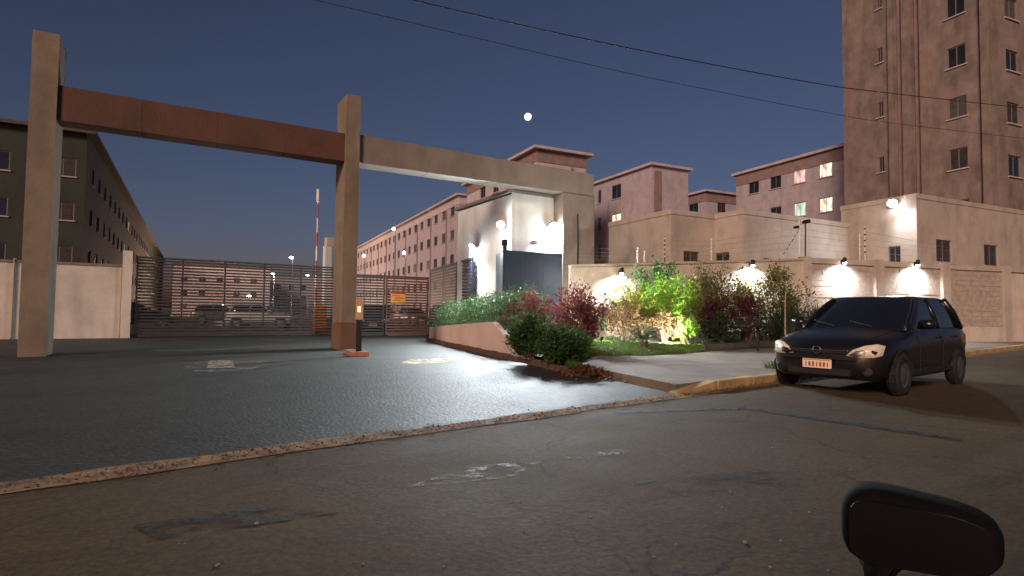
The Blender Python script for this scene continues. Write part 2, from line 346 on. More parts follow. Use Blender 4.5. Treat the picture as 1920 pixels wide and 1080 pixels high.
# ------------------------------------------------------------------ planter wall and brick edge
pw = thing('planter_wall', 'salmon rendered low planter wall sloping down beside the driveway', 'wall', PD[0])
def strip(a, b, th, z0a, z1a, z0b, z1b, name, m, par):
    d = (b-a).normalized(); nrm = Vector((-d.y, d.x, 0))*th
    return MB().prism([a, b, b+nrm, a+nrm], [z0a, z0b, z0b, z0a], [z1a, z1b, z1b, z1a]).build(name, m, par)
o0 = PD[0]
L0 = [p-o0 for p in PD]
tilt = (L0[1]-L0[0]).length
strip(L0[0], L0[1], .16, -.05, .54, -.05, .86, 'wall_panel', M_PLANT, pw)
strip(L0[1]+(L0[2]-L0[1])*.003, L0[2], .16, -.05, .858, -.05, .1, 'sloping_panel', M_PLANT, pw)
pe = thing('planter_edging', 'dark red brick edging along the driveway ending by the dry leaves', 'edging', PD[0])
mb = MB().box((0, 0, .055), (.30, .12, .15), ch=.012)
bsrc = None
for a, b, off in ((L0[0], L0[1], -.10), (L0[1], L0[2], -.10), (L0[2], L0[3], -.06)):
    d = (b-a); ln = d.length; d.normalize(); nr = Vector((-d.y, d.x, 0)); k = int(ln/.315)
    for i in range(k):
        p = a+d*(.16+i*.315)+nr*off
        if not bsrc: bsrc = mb.build('brick', M_EDGE, pe, loc=p); bsrc.rotation_euler.z = math.atan2(d.y, d.x)
        else: inst(bsrc, 'brick', pe, (p.x, p.y, random.uniform(-.012, .008)), math.atan2(d.y, d.x)+random.uniform(-.05, .05))

# ------------------------------------------------------------------ walls with window openings
def wall_face(mb, P0, d, ln, z0, z1, nrm, wins, depth=.12):
    """a wall from P0 along d, with real reveals; wins = (u0,u1,v0,v1)"""
    us = sorted({0, ln}|{w_[0] for w_ in wins}|{w_[1] for w_ in wins}); vs_ = sorted({z0, z1}|{w_[2] for w_ in wins}|{w_[3] for w_ in wins})
    holes = set()
    P = lambda u, v, dd=0.: P0+d*u+Z_*v-nrm*dd
    for i in range(len(us)-1):
        for j in range(len(vs_)-1):
            cu, cv = (us[i]+us[i+1])/2, (vs_[j]+vs_[j+1])/2
            if any(w_[0] < cu < w_[1] and w_[2] < cv < w_[3] for w_ in wins): continue
            mb.add([P(us[i], vs_[j]), P(us[i+1], vs_[j]), P(us[i+1], vs_[j+1]), P(us[i], vs_[j+1])], [(0, 1, 2, 3)])
    for (a, b, c, e) in wins:
        q = [(a, c), (b, c), (b, e), (a, e)]
        mb.add([P(*p) for p in q]+[P(*p, depth) for p in q], [(k, (k+1) % 4, 4+(k+1) % 4, 4+k) for k in range(4)])
        mb.add([P(*p, depth) for p in q], [(0, 1, 2, 3)])
WCACHE = {}
def window(par, P0, d, nrm, wn, depth, m=None):
    a, b, c, e = wn; W, Hh = round(b-a, 3), round(e-c, 3); key = (W, Hh)
    if key not in WCACHE:
        t = .05
        f = MB(); f.box((0, 0, -Hh/2+t/2), (W-.01, .05, t)); f.box((0, 0, Hh/2-t/2), (W-.01, .05, t))
        f.box((-W/2+t/2+.004, 0, 0), (t, .05, Hh-2*t-.004)); f.box((W/2-t/2-.004, 0, 0), (t, .05, Hh-2*t-.004)); f.box((0, .004, 0), (t*.8, .04, Hh-2*t-.004))
        p = MB().box((0, 0, 0), (W-.1, .012, Hh-.1))
        fo = f.build('window', M_FRAME); po = p.build('pane', M_GLASS)
        si = MB().box((0, -.09, -Hh/2-.035), (W+.16, .16, .06)).build('sill', M_PINK2)
        WCACHE[key] = (fo.data, po.data, si.data)
        for q in (fo, po, si): bpy.data.objects.remove(q)
    fd, pd, sd0 = WCACHE[key]
    o = bpy.data.objects.new('window', fd); COL.objects.link(o); o.parent = par
    o.location = P0+d*((a+b)/2)+Z_*((c+e)/2)-nrm*(depth-.035)
    o.rotation_euler.z = math.atan2(nrm.y, nrm.x)+math.pi/2
    q = bpy.data.objects.new('pane', pd); COL.objects.link(q); q.parent = o; q.location = (0, .006, 0)
    k = bpy.data.objects.new('sill', sd0); COL.objects.link(k); k.parent = o
    m = m or random.choice((None, None, None, M_BLIND, M_CURT))
    if m:
        q.material_slots[0].link = 'OBJECT'; q.material_slots[0].material = m
    return o
def block(name, label, O, azu, lu, lv, Ht, m, wl=None, wf=None, wr=None, lit={}, roof=.35, band=None, pipes=(), group='apartment blocks', z0=-.05, cat='building', rm=None):
    """O nearest corner on the ground; left face runs along v from O, front face along u"""
    u = az(azu); v = az(azu+90); t = thing(name, label, cat, O, 0, group)
    mb = MB(); o = Vector((0, 0, 0))
    faces = {'l': (o, v, lv, -u, wl or []), 'f': (o, u, lu, -v, wf or []), 'r': (o+u*lu, v, lv, u, wr or []), 'b': (o+v*lv, u, lu, v, [])}
    for k, (p, d, ln, nrm, wins) in faces.items():
        wall_face(mb, p, d, ln, z0, Ht, nrm, wins)
        for i, wn in enumerate(wins): window(t, p, d, nrm, wn, .12, lit.get((k, i)))
    mb.build('wall', m, t)
    e = roof
    rp = [o-u*e-v*e, o+u*(lu+e)-v*e, o+u*(lu+e)+v*(lv+e), o-u*e+v*(lv+e)]
    MB().prism(rp, Ht+.004, Ht+.22).build('roof', rm or (M_PINK2 if band else M_ROOF), t)
    if band:
        for (p, d, ln, nrm, _) in faces.values():
            MB().box(p+d*(ln/2)+nrm*.025+Z_*(Ht-.5), (ln+.04, .05, .94), ux=d, uy=nrm).build('eaves_band', band, t)
    for (fk, s) in pipes:
        p, d, ln, nrm, _ = faces[fk]
        MB().box(p+d*s+nrm*.06+Z_*((Ht-1.1)/2), (.16, .12, Ht-1.1), ux=d, uy=nrm).build('downpipe', M_BROWN, t)
    return t
def grid(u0, du, nu, w_, z0=1.0, dz=2.75, nz=5, h=1.15): return [(u0+i*du, u0+i*du+w_, z0+j*dz, z0+j*dz+h) for j in range(nz) for i in range(nu)]

HT = 14.
AZ = -13
# block behind the gatehouse
O = vw(1004, 45.0)
block('apartment_block', 'pink apartment block rising right behind the floodlit gatehouse', O, AZ, 4.6, 15, HT, M_PINK2,
      grid(1.2, 3.0, 4, 1.3), [(2.9, 3.5, 1+j*2.75, 2.1+j*2.75) for j in range(4)], band=M_BROWN, roof=.45, pipes=[('f', 3.2)])
# long row on the left of it
O = vw(857, 63.5); WL = grid(1.4, 3.1, 20, 1.4)
block('apartment_block', 'long pink apartment row receding behind the right gate', O, -14, 9, 63, HT, M_PINK, WL, grid(1.5, 3.4, 2, 1.2), band=M_PINK2, roof=.4,
      pipes=[('l', s) for s in (4.0, 10.2, 16.4, 22.6, 28.8, 35, 41.2, 47.4, 53.6)])
# block right of the gatehouse
O = vw(1222, 49.5)
block('apartment_block', 'pink apartment block with brown recessed strip right of the gatehouse', O, AZ, 4.1, 11, HT, M_PINK,
      [(4.4, 5.9, 1+j*2.75, 2.3+j*2.75) for j in range(5)]+[(7.6, 8.2, 1+j*2.75, 2.3+j*2.75) for j in range(5)], [], lit={('l', 3): M_LITW}, roof=.3, rm=M_PINK2)
t = bpy.data.objects['apartment_block.002'] if 'apartment_block.002' in bpy.data.objects else None
u, v = az(AZ), az(AZ+90)
MB().box(u*.62-v*.03+Z_*6.8, (.8, .06, 13.6), ux=u, uy=v).build('recessed_strip', M_BROWN, t)
O = vw(1325, 60.0)
block('apartment_block', 'distant small pink block between two nearer apartment blocks', O, AZ, 4.4, 9, HT, M_PINK, grid(1.2, 3, 2, 1.4), grid(1.6, 3, 1, 1.2), band=M_BROWN, roof=.35)
O = vw(1650, 41.0); WL = grid(1.2, 2.35, 5, 1.15)
block('apartment_block', 'brownish pink apartment block with several lit windows beside the tower', O, -14.4, 14, 13.2, HT, M_PINK, WL, [],
      lit={('l', 22): M_LITP, ('l', 21): M_LITW, ('l', 16): M_LITW, ('l', 17): M_LITC, ('l', 15): M_LITW}, band=M_BROWN, roof=.3)
# dark block far left
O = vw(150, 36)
block('apartment_block', 'dark olive apartment block at the left edge', O-az(-10)*9.5, -10, 9.5, 115, 12.0, M_GREENW, None, grid(1.3, 3.2, 3, 1.3, nz=4), grid(2, 3.3, 33, 1.3, nz=4),
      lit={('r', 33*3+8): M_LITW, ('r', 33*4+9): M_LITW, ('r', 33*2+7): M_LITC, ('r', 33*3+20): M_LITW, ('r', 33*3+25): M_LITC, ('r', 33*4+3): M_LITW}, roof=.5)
# blocks seen through the left gate
O = vw(322, 115)
block('apartment_block', 'orange lit block seen through the left end of the sliding gate', O, -10, 18, 26, 10, M_PINK, grid(1.5, 3.4, 7, 1.4, nz=3), grid(1.4, 3.2, 5, 1.2, nz=3), roof=.3)
O = vw(505, 150)
block('apartment_block', 'far pink block seen through the right half of the sliding gate', O, -10, 19, 26, 10, M_PINK, grid(1.5, 3.4, 7, 1.4, nz=3), grid(1.4, 3.2, 3, 1.2, nz=3), roof=.3)

# tower at the right edge
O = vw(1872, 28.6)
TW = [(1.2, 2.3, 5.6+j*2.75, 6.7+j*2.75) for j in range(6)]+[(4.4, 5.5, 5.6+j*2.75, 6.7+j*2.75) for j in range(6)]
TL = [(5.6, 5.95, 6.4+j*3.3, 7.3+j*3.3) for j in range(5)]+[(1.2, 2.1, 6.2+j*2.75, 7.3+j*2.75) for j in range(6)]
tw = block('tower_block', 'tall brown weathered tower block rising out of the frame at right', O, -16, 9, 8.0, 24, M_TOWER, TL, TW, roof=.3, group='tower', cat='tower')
u, v = az(-16), az(74)
for s_, wd in ((7.85, .3), (5.0, .3), (4.1, .5), (3.2, .34), (.2, .4)):
    MB().box(v*s_-u*.12+Z_*12, (wd, .24, 23.8), ux=v, uy=u).build('rib', M_TOWER, tw)
for s_ in (4.62, 3.65): MB().box(v*s_-u*.06+Z_*12, (.1, .1, 23.6), ux=v, uy=u).build('downpipe', M_BROWN, tw)

# cream houses behind the wall
def house(name, label, O, azu, lu, lv, Ht, wf, wl=[], lit={}):
    t = block(name, label, O, azu, lu, lv, Ht, M_CREAM, wl, wf, None, lit, roof=.03, rm=M_CREAM, group='cream houses behind the wall', cat='house')
    return t
h1 = house('house', 'cream flat roofed house with black window nearest the gatehouse', vw(1258, 24.0), -12, 2.75, 4.3, 5.3, [(.7, 1.6, 3.05, 3.8)])
h2 = house('house', 'cream flat roofed house with long right side behind the wall lamps', vw(1395, 23.8), -11, 7.2, 1.9, 5.3, [(1.2, 1.55, 3.35, 3.55), (2.9, 3.3, 3.3, 3.5)], [(.75, 1.55, 3.1, 3.8)])
h3 = house('house', 'pale rendered house lit by the floodlight below the tower', vw(1722, 25.0), -14, 9, 3.5, 6.3, [(1.4, 2.6, 3.6, 4.6), (5.2, 6.4, 3.6, 4.6)], [(.7, 1.25, 3.4, 4.3)])

# ------------------------------------------------------------------ portal
PU, PV = az(-8), az(82)
PO = Vector((6.42, 15.42, 0))
port = thing('entrance_portal', 'large concrete entrance portal with tall column and brown and grey beams', 'portal', PO)
def col(name, s0, s1, t0, t1, z0, z1, m, ch=.02):
    c = PU*((s0+s1)/2)+PV*((t0+t1)/2)+Z_*((z0+z1)/2)
    return MB().box(c, (s1-s0, t1-t0, z1-z0), ux=PU, uy=PV, ch=ch).build(name, m, port)
col('column', 0, .40, 0, 1.0, .0, 7.22, M_COL)
col('column_dado', -.012, .412, -.012, 1.012, .0, .78, M_COLB, .01)
# right end of the portal: where the pixel columns 1055..1115 meet its front plane
def s_at(px):
    d = ray(px, 500); d.z = 0; A = PO
    nrm = PV; k = (A.dot(nrm))/(d.dot(nrm)); p = d*k; return (p-A).dot(PU)
sR0, sR1 = s_at(1057), s_at(1116)
sL = s_at(95)
def beam(s0, s1, t0, t1, z0, z1, n_, m):
    for k in range(n_):
        a, b = s0+(s1-s0)*k/n_, s0+(s1-s0)*(k+1)/n_; e = random.uniform(-.003, .003)
        col('beam_section', a+(.002 if k else 0), b-(.002 if k < n_-1 else 0), t0+e, t1+e, z0+e, z1+e, m, .012)
    col('beam_core', s0+.05, s1-.05, t0+.05, t1-.05, z0+.05, z1-.05, m, 0)
beam(.404, sR1, .1, .75, 5.33, 6.14, 4, M_BEAMG)
beam(sL-.02, -.004, .06, .6, 5.29, 6.09, 4, M_BEAMB)
col('column', sR0, sR1, .06, .9, .0, 5.326, M_BEAMG)
col('column', sL-.5, sL-.024, .0, 1.0, .0, 7.22, M_COL)
# stains hanging on the right column: cables and boxes
mbw = MB()
cx = PU*(sR0+.62)+PV*.03
mbw.tube([cx+Z_*4.6, cx+PU*.02+Z_*3.6, cx+PU*.01+Z_*2.2], .025, 5); mbw.tube([cx+Z_*2.6-PU*.02, cx-PU*.25+Z_*2.2, cx-PU*.2+Z_*1.6], .02, 5); mbw.tube([cx+Z_*2.4, cx+PU*.25+Z_*2.1, cx+PU*.05+Z_*1.4], .02, 5)
mbw.build('cable', M_BLACK, port)
MB().box(cx+PU*.0+PV*-.03+Z_*1.95, (.26, .1, .34), ux=PU, uy=PV, ch=.01).build('junction_box', M_GREY, port)

# ------------------------------------------------------------------ gatehouse
gO = vw(957, 19.55)
gh = thing('gatehouse', 'pale rendered gatehouse under the portal beam with blank floodlit walls', 'gatehouse', gO)
mb = MB()
wall_face(mb, Vector((0, 0, 0)), PU, 3.2, 0, 5.2, -PV, []); wall_face(mb, Vector((0, 0, 0)), PV, 4.2, 0, 5.15, -PU, []); wall_face(mb, PU*3.2, PV, 4.2, 0, 5.15, PU, []); wall_face(mb, PV*4.2, PU, 3.2, 0, 5.15, PV, [])
mb.build('wall', M_GH, gh)
MB().prism([-PU*.12-PV*.0, PU*3.3-PV*.0, PU*3.3+PV*4.35, -PU*.12+PV*4.35], 5.203, 5.3).build('roof', M_BEAMG, gh)
MB().box(PU*.02-PV*.004+Z_*2.5, (.05, .03, 4.9), ux=PU, uy=PV).build('corner_bead', M_GH, gh)
# LED floodlights
def flood(label, pos, nrm, energy, aim, sz=.26, grp='gatehouse floodlights'):
    t = thing('floodlight', label, 'floodlight', pos, 0, grp)
    n = Vector(nrm).normalized(); side = Z_.cross(n).normalized()
    ax = Vector(aim).normalized(); s2 = side; u2 = ax.cross(s2).normalized()
    c = n*.2
    MB().box(n*.05, (.09, .1, .06), ux=side, uy=n).tube([n*.05, c], .02, 6).build('bracket', M_GREY, t)
    MB().lathe(c, ax, [(sz*.25, -.09), (sz*.55, -.05), (sz*.62, .03), (sz*.6, .05)], 20).build('housing', M_GREY, t)
    MB().lathe(c, ax, [(sz*.57, .052), (sz*.5, .085), (sz*.3, .12), (sz*.02, .135)], 20).build('lens', M_LED, t, True)
    lamp('flood_light', 'SPOT', c+ax*.2, energy*1.2, (.86, .95, 1.0), t, aim, R(165), 1., .1)
    lamp('flood_spill', 'POINT', c+ax*.26, energy*.014, (.86, .95, 1.0), t, rad=.1)      # the bare lens also throws a little light back on the wall
    return t
LE = 1700
flood('bright floodlight on the front corner of the gatehouse', gO-PU*.004+PV*.35+Z_*4.13, -PU, LE, (-PU*.75-PV*.75-Z_*.55), .24)
flood('bright floodlight in the middle of the gatehouse front', gO+PU*1.55-PV*.004+Z_*4.2, -PV, LE, (-PV*.8-Z_*.75), .24)
flood('bright floodlight at the back of the gatehouse side wall', gO-PU*.004+PV*2.45+Z_*3.6, -PU, LE*.6, (-PU*.8-PV*.1-Z_*.7), .21)
# camera and bell box above the dark panel
for px, py, lab in ((990, 455, 'small grey camera on the gatehouse front above the dark panel'),):
    p = gO+PU*.75-PV*.004+Z_*3.52
    t = thing('security_camera', lab, 'camera', p)
    MB().tube([(0, 0, 0), tuple(-PV*.12), tuple(-PV*.16+Z_*.02)], .02, 6).build('bracket', M_GREY, t); MB().box(-PV*.22+PU*.04, (.12, .24, .12), ux=PU, uy=PV, ch=.015).build('body', M_GREY, t)

# dark sheet metal enclosure by the gatehouse
eA, eB, eC = vw(945, 18.9), vw(1053, 19.9), vw(915, 22.3)
en = thing('metal_enclosure', 'dark blue sheet metal enclosure in front of the gatehouse', 'fence', eA)
def panels(par, a, b, z0, z1, th, n_, m, name='panel', gap=.012):
    d = b-a; ln = d.length; d.normalize(); nr = Vector((-d.y, d.x, 0)); wd = ln/n_
    for i in range(n_):
        MB().box(a+d*(wd*(i+.5))+Z_*((z0+z1)/2)+nr*(.004 if i % 2 else 0), (wd-gap, th, z1-z0), ux=d, uy=nr, ch=.006).build(name, m, par)
zero = Vector((0, 0, 0))
panels(en, zero, eB-eA, .3, 3.16, .05, 3, M_BLUE); d = (eC-eA).normalized()
panels(en, d*.06, eC-eA, .3, 3.16, .05, 4, M_BLUE)
MB().box(Z_*1.7, (.09, .09, 3.2), ux=PU, uy=PV).build('corner_post', M_BLUE, en)
MB().box(-PV*.02-PU*.02+Z_*3.4, (.14, .14, .2), ux=PU, uy=PV, ch=.01).build('keypad_box', M_BLACK, en)
MB().box(PU*.1-PV*.05+Z_*1.95, (.05, .05, .18), ux=PU, uy=PV).build('handle', M_CHROME, en)

# slatted fences and gates: every slat its own piece
def slat_run(name, label, a, b, z0, z1, pitch, h, m, posts=2, th=.03, frame=True, group=None, cat='gate', z0b=None, gap_ends=.05, tiltv=0.):
    t = thing(name, label, cat, a, 0, group); d = b-a; ln = d.length; d.normalize(); nr = Vector((-d.y, d.x, 0))
    src = None; k = int((z1-z0-.12)/pitch); rz = math.atan2(d.y, d.x)
    src = MB().box((0, 0, 0), (ln-2*gap_ends, th, h)).build('slat', m, t, loc=d*(ln/2)+Z_*(z0+.1)); src.rotation_euler.z = rz
    for i in range(1, k+1): inst(src, 'slat', t, d*(ln/2)+Z_*(z0+.1+i*pitch), rz)
    for i in range(posts):
        s = .04+(ln-.08)*i/(posts-1)
        MB().box(d*s+Z_*((z0+z1)/2)+nr*(.0 if i in (0, posts-1) else .05), (.055, .05, z1-z0), ux=d, uy=nr).build('post', m, t)
    if frame:
        MB().box(d*(ln/2)+Z_*(z1+.035), (ln, .075, .07), ux=d, uy=nr).build('top_rail', m, t)
        MB().box(d*(ln/2)+Z_*(z0+.01), (ln-.17, .08, .09), ux=d, uy=nr).build('bottom_rail', m, t)
    return t
ga, gb = g(250, 634), g(628, 629)
ga.z = gb.z = 0
slat_run('sliding_gate', 'wide dark sliding gate of horizontal slats left of the column', ga, gb, .08, 2.96, .118, .068, M_METAL, 6)
ra, rb, rc = vw(655, 24.2), vw(721, 24.9), vw(803, 26.0)
slat_run('vehicle_gate', 'dark slatted gate leaf just right of the column', ra, rb, .08, 2.58, .118, .066, M_METAL, 2)
rg = slat_run('vehicle_gate', 'reddish slatted gate leaf carrying the orange sign', rb+(rc-rb)*.02, rc, .08, 2.58, .118, .066, M_BRMET, 2)
fa, fb = vw(806, 28.0), vw(885, 21.5)
slat_run('slat_fence', 'tall dark slatted fence along the right side of the driveway', fa, fb, .1, 3.08, .13, .095, M_BLUE, 4, cat='fence')
fc = vw(914, 22.2)
slat_run('slat_fence', 'short slatted fence glowing white below the back floodlight', fb+(fc-fb)*.03, fc, .3, 2.98, .2, .085, M_BLUE, 2, frame=False, cat='fence')
# whitish panel behind the short slats: side return of the gatehouse porch
wr = thing('white_porch_wall', 'white wall shining behind the short slatted fence', 'wall', fb)
MB().box((fc-fb)*.5+az(55)*.45+Z_*1.75, (1.0, .1, 3.5), ux=PU, uy=PV).build('wall_panel', M_WHITE, wr)

# gate sign
p = vw(744, 25.0); d = (rc-rb).normalized(); nr = Vector((-d.y, d.x, 0))
sg = thing('warning_sign', 'orange and yellow notice board fixed to the reddish gate leaf', 'sign', p+Z_*1.72)
sgo = -nr*.12
MB().box(sgo, (.66, .02, .5), ux=d, uy=nr).build('board', mat('sign_orange', (.85, .42, .06), .5, .1, 9), sg)
MB().box(sgo-nr*.014+Z_*.19, (.64, .01, .11), ux=d, uy=nr).build('header_stripe', M_RED, sg)
for k, (dx, dz, ww) in enumerate(((-.1, .05, .36), (.05, -.05, .42), (-.05, -.14, .3))):
    MB().box(sgo-nr*.014+d*dx+Z_*dz, (ww, .006, .045), ux=d, uy=nr).build('print_line', mat('sign_print', (.6, .16, .03), .6, .1), sg)

# left end: pale gate pier and wall going on to the left
lw = thing('boundary_wall', 'pale rendered boundary wall ending at the left of the sliding gate', 'wall', ga-PU*.12)
MB().box(-PU*.14+Z_*1.6, (.3, .4, 3.2), ux=PU, uy=PV, ch=.015).build('pier', M_PALE, lw)
for i in range(6):
    MB().box(-PU*(.31+1.5+i*3.05)+Z_*1.3, (3.0, .18, 2.6), ux=PU, uy=PV).build('wall_panel', M_PALE, lw)
    MB().box(-PU*(.31+1.5+i*3.05)+Z_*2.645, (3.04, .26, .08), ux=PU, uy=PV).build('coping', M_CONC, lw)
    MB().box(-PU*(.31+3.02+i*3.05)+Z_*1.4-PV*.02, (.03, .3, 2.7), ux=PU, uy=PV).build('joint_pilaster', M_CREAM, lw)

# ------------------------------------------------------------------ perimeter wall on the right
pwl = thing('perimeter_wall', 'cream perimeter wall with lit stone panels behind the garden', 'wall', wallA)
def s_wall(px):
    d_ = ray(px, 560); d_.z = 0; n_ = Vector((-wdir.y, wdir.x, 0)); k = wallA.dot(n_)/d_.dot(n_); return (d_*k-wallA).dot(wdir)
wn = Vector((wdir.y, -wdir.x, 0))       # towards the street
def wseg(s0, s1, z0, z1, th, m, name, off=0.):
    return MB().prism([wdir*s0+wn*off, wdir*s1+wn*off, wdir*s1+wn*(off-th), wdir*s0+wn*(off-th)], z0, z1).build(name, m, pwl)
def ztop(px, py):
    P = wallA+wdir*s_wall(px); d_ = ray(px, py); k = P.length/math.hypot(d_.x, d_.y); return H+d_.z*k
S0, S1, S2, S3, S4 = -.9, s_wall(1506), s_wall(1520), s_wall(1640), s_wall(1656)
zA, zB = ztop(1125, 503), ztop(1500, 488)
MB().prism([wdir*S0, wdir*S1, wdir*S1-wn*.18, wdir*S0-wn*.18], [0, 0, 0, 0], [zA, zB, zB, zA]).build('wall_panel', M_PALE, pwl)
MB().prism([wdir*S0+wn*.05, wdir*S1+wn*.05, wdir*S1-wn*.23, wdir*S0-wn*.23], [zA+.003, zB+.003, zB+.003, zA+.003], [zA+.08, zB+.08, zB+.08, zA+.08]).build('coping', M_CREAM, pwl)
zC = ztop(1580, 489)
edges = [S2]
for i in range(6): edges.append(edges[-1]+(S3-S2)); edges.append(edges[-1]+(S4-S3))
wseg(S1+.003, S2, 0, zC+.1, .3, M_CREAM, 'pilaster', .08)
for i in range(0, len(edges)-2, 2):
    a, b, c = edges[i], edges[i+1], edges[i+2]
    wseg(a+.003, b, 0, zC-.14, .16, M_PALE, 'wall_panel', -.06)
    wseg(a+.003, b, zC-.138, zC+.06, .24, M_CREAM, 'top_band', .03)
    wseg(b+.003, c, 0, zC+.1, .3, M_CREAM, 'pilaster', .08)
    if i < 6:      # courses of split stone on the panel
        rows = 11; hh = (zC-.14-.75)/rows
        for r_ in range(rows):
            k = 4; cuts = sorted([random.uniform(.1, .9) for _ in range(k-1)]); cuts = [0]+[.5*(c_)+.5*((q_+1)/k) for q_, c_ in enumerate(cuts)]+[1]
            for q_ in range(k):
                x0 = a+.01+(b-a-.02)*cuts[q_]; x1 = a+.01+(b-a-.02)*cuts[q_+1]
                pr = random.uniform(.010, .026)
                wseg(x0+.004, x1-.004, .75+r_*hh+.004, .75+(r_+1)*hh-.004, .06, M_STONE, 'stone', -.06+pr)
    else: pass
# wall lamps
def wall_lamp(label, px, py, off=.06, e=420):
    s = s_wall(px); P = wallA+wdir*s+wn*off; z = ztop(px, py)
    t = thing('wall_lamp', label, 'lamp', (P.x, P.y, z), 0, 'garden wall lamps')
    MB().box(wn*.04+Z_*.02, (.1, .08, .16), ux=wdir, uy=wn, ch=.01).build('back_plate', M_BLACK, t)
    MB().lathe(wn*.14+Z_*-.02, (0, 0, 1), [(.07, 0), (.075, .16), (.05, .2)], 12).build('shade', M_BLACK, t)
    MB().lathe(wn*.14+Z_*-.07, (0, 0, 1), [(.03, 0), (.06, .03), (.062, .048)], 12).build('bulb', M_LED, t)
    lamp('wall_light', 'SPOT', tuple(wn*.2+Z_*-.12), e, (.97, .98, 1), t, (-wn*.25-Z_), R(160), 1, .06)
wall_lamp('wall lamp nearest the portal above the red shrubs', 1160, 512)
wall_lamp('wall lamp shining behind the olive shrubs', 1405, 497)
wall_lamp('wall lamp over the stone panel left of the parked car', 1578, 492, .02)
wall_lamp('wall lamp over the stone panel behind the parked car', 1715, 496, .02)
# house floodlight at the right
v3, u3 = az(76), az(-14)
P = vw(1722, 25.0)+v3*.9; P.z = H+(594.5-377)*25.6/F
fl = flood('bright floodlight on the pale house below the tower', P, -u3, 420, (-u3*.7-v3*.45-Z_*.7), .34, 'house floodlight')

# electric fence on the wall: rods and wires
def on_wall(px, py): return (wallA+wdir*s_wall(px)-wn*.09, ztop(px, py))
rods = []
for px, y0, y1, lab in ((1198, 498, 463, 'thin white electric fence rod above the yellow bush'), (1211, 498, 470, 'short white electric fence rod beside a taller rod'),
                        (1249, 498, 443, 'dark electric fence pole against the first cream house'), (1337, 495, 446, 'dotted white electric fence rod between the two cream houses'),
                        (1617, 486, 437, 'electric fence rod left of its twin below the tower'), (1627, 486, 424, 'tall electric fence rod right of its twin below the tower')):
    P, z0 = on_wall(px, y0); z1 = on_wall(px, y1)[1]; z0 = (zA+(zB-zA)*max(0, min(1, (px-1125)/375))+.08) if px < 1500 else zC+.06
    t = thing('fence_rod', lab, 'fence rod', (P.x, P.y, z0), 0, 'electric fence rods')
    hh = z1-z0
    MB().tube([(0, 0, 0), (0, 0, hh)], .018, 6).build('rod', M_BLACK if px in (1249,) else M_WHITE, t)
    for k in range(5): MB().lathe((0, 0, hh*(.25+.17*k)), (0, 0, 1), [(.02, -.03), (.038, -.02), (.038, .02), (.02, .03)], 8).build('insulator', M_WHITE if px != 1627 else M_BLACK, t)
    rods.append((P, z0, z1))
rods.append((on_wall(1500, 470)[0], zC+.1, on_wall(1500, 418)[1]))
rods.sort(key=lambda r_: (r_[0]-wallA).dot(wdir))
ends = [(wallA+wdir*-.6-wn*.09, zA+.1, zA+.75)]+rods+[(wallA+wdir*16-wn*.09, zC+.1, zC+.9)]
ef = thing('fence_wires', 'thin electric fence wires strung along the top of the wall', 'wire', wallA)
for k in range(4):
    pts = [p-wallA+Z_*(a+(b-a)*(.25+.2*k)) for p, a, b in ends]
    MB().tube(pts, .004, 4).build('wire', M_GREY, ef)
# pole with cameras at the pilaster
P, _ = on_wall(1501, 470); P = P+wn*.05
zt = on_wall(1501, 414)[1]
t = thing('camera_pole', 'white pole with black cameras and slanting stay above the pilaster', 'pole', (P.x, P.y, zC+.1))
hh = zt-zC-.1
MB().tube([(0, 0, 0), (0, 0, hh)], .03, 8).build('pole', M_WHITE, t)
MB().tube([tuple(wdir*.28), tuple(wdir*.3+Z_*hh*.95)], .025, 8).build('pole', M_BLACK, t)
MB().tube([(0, 0, hh*.9), tuple(wdir*.45+Z_*hh*.98)], .015, 6).build('arm', M_BLACK, t)
MB().lathe(wdir*.36+Z_*hh*1.0, wn, [(.05, -.18), (.07, -.1), (.07, .12), (.05, .14)], 10).build('camera_body', M_BLACK, t)
MB().lathe(-wdir*.12+Z_*hh*.82, wn, [(.04, -.12), (.05, -.06), (.05, .1)], 10).build('camera_body', M_BLACK, t)
MB().tube([tuple(-wdir*.75), (0, 0, hh*.75)], .012, 5).build('stay', M_BLACK, t)
for k in range(6):
    q = -wdir*.75*(1-k/6)+Z_*(hh*.75*k/6); MB().box(q, (.05, .05, .05)).build('insulator', M_WHITE, t)

# ------------------------------------------------------------------ wires in the sky, moon, mast
def sky_wire(label, pts, rad):
    P = [dp(*p) for p in pts]
    # smooth interpolation
    out = []
    for i in range(len(P)-1):
        a, b = P[i], P[i+1]; p0 = P[i-1] if i else a*2-b; p3 = P[i+2] if i+2 < len(P) else b*2-a
        for k in range(8):
            t = k/8; out.append(.5*((2*a)+(b-p0)*t+(2*p0-5*a+4*b-p3)*t*t+(3*a-p0-3*b+p3)*t**3))
    out.append(P[-1]); b = out[0].copy()
    tag(MB().tube([p-b for p in out], rad, 5).build('overhead_wire', M_WIRE, loc=b), label, 'wire', 'overhead wires')
sky_wire('thicker overhead wire crossing the sky to the tower', [(200, -175, 11), (500, -75, 11.5), (775, 0, 12), (1150, 84, 13.5), (1500, 151, 16), (1680, 176, 18), (2100, 222, 24)], .013)
sky_wire('thinner overhead wire below the thick one', [(100, -110, 12.5), (590, 0, 13), (900, 73, 14.5), (1200, 142, 16.5), (1550, 211, 19.5), (1700, 234, 22), (2100, 280, 27)], .0085)
mo = dp(990, 219, 3500)
tag(MB().build('moon_tmp', None), kind='structure'); bpy.data.objects.remove(bpy.data.objects['moon_tmp'])
bm = bmesh.new(); bmesh.ops.create_icosphere(bm, subdivisions=3, radius=3500*6.8/F); me = bpy.data.meshes.new('moon'); bm.to_mesh(me); bm.free(); me.materials.append(M_MOON)
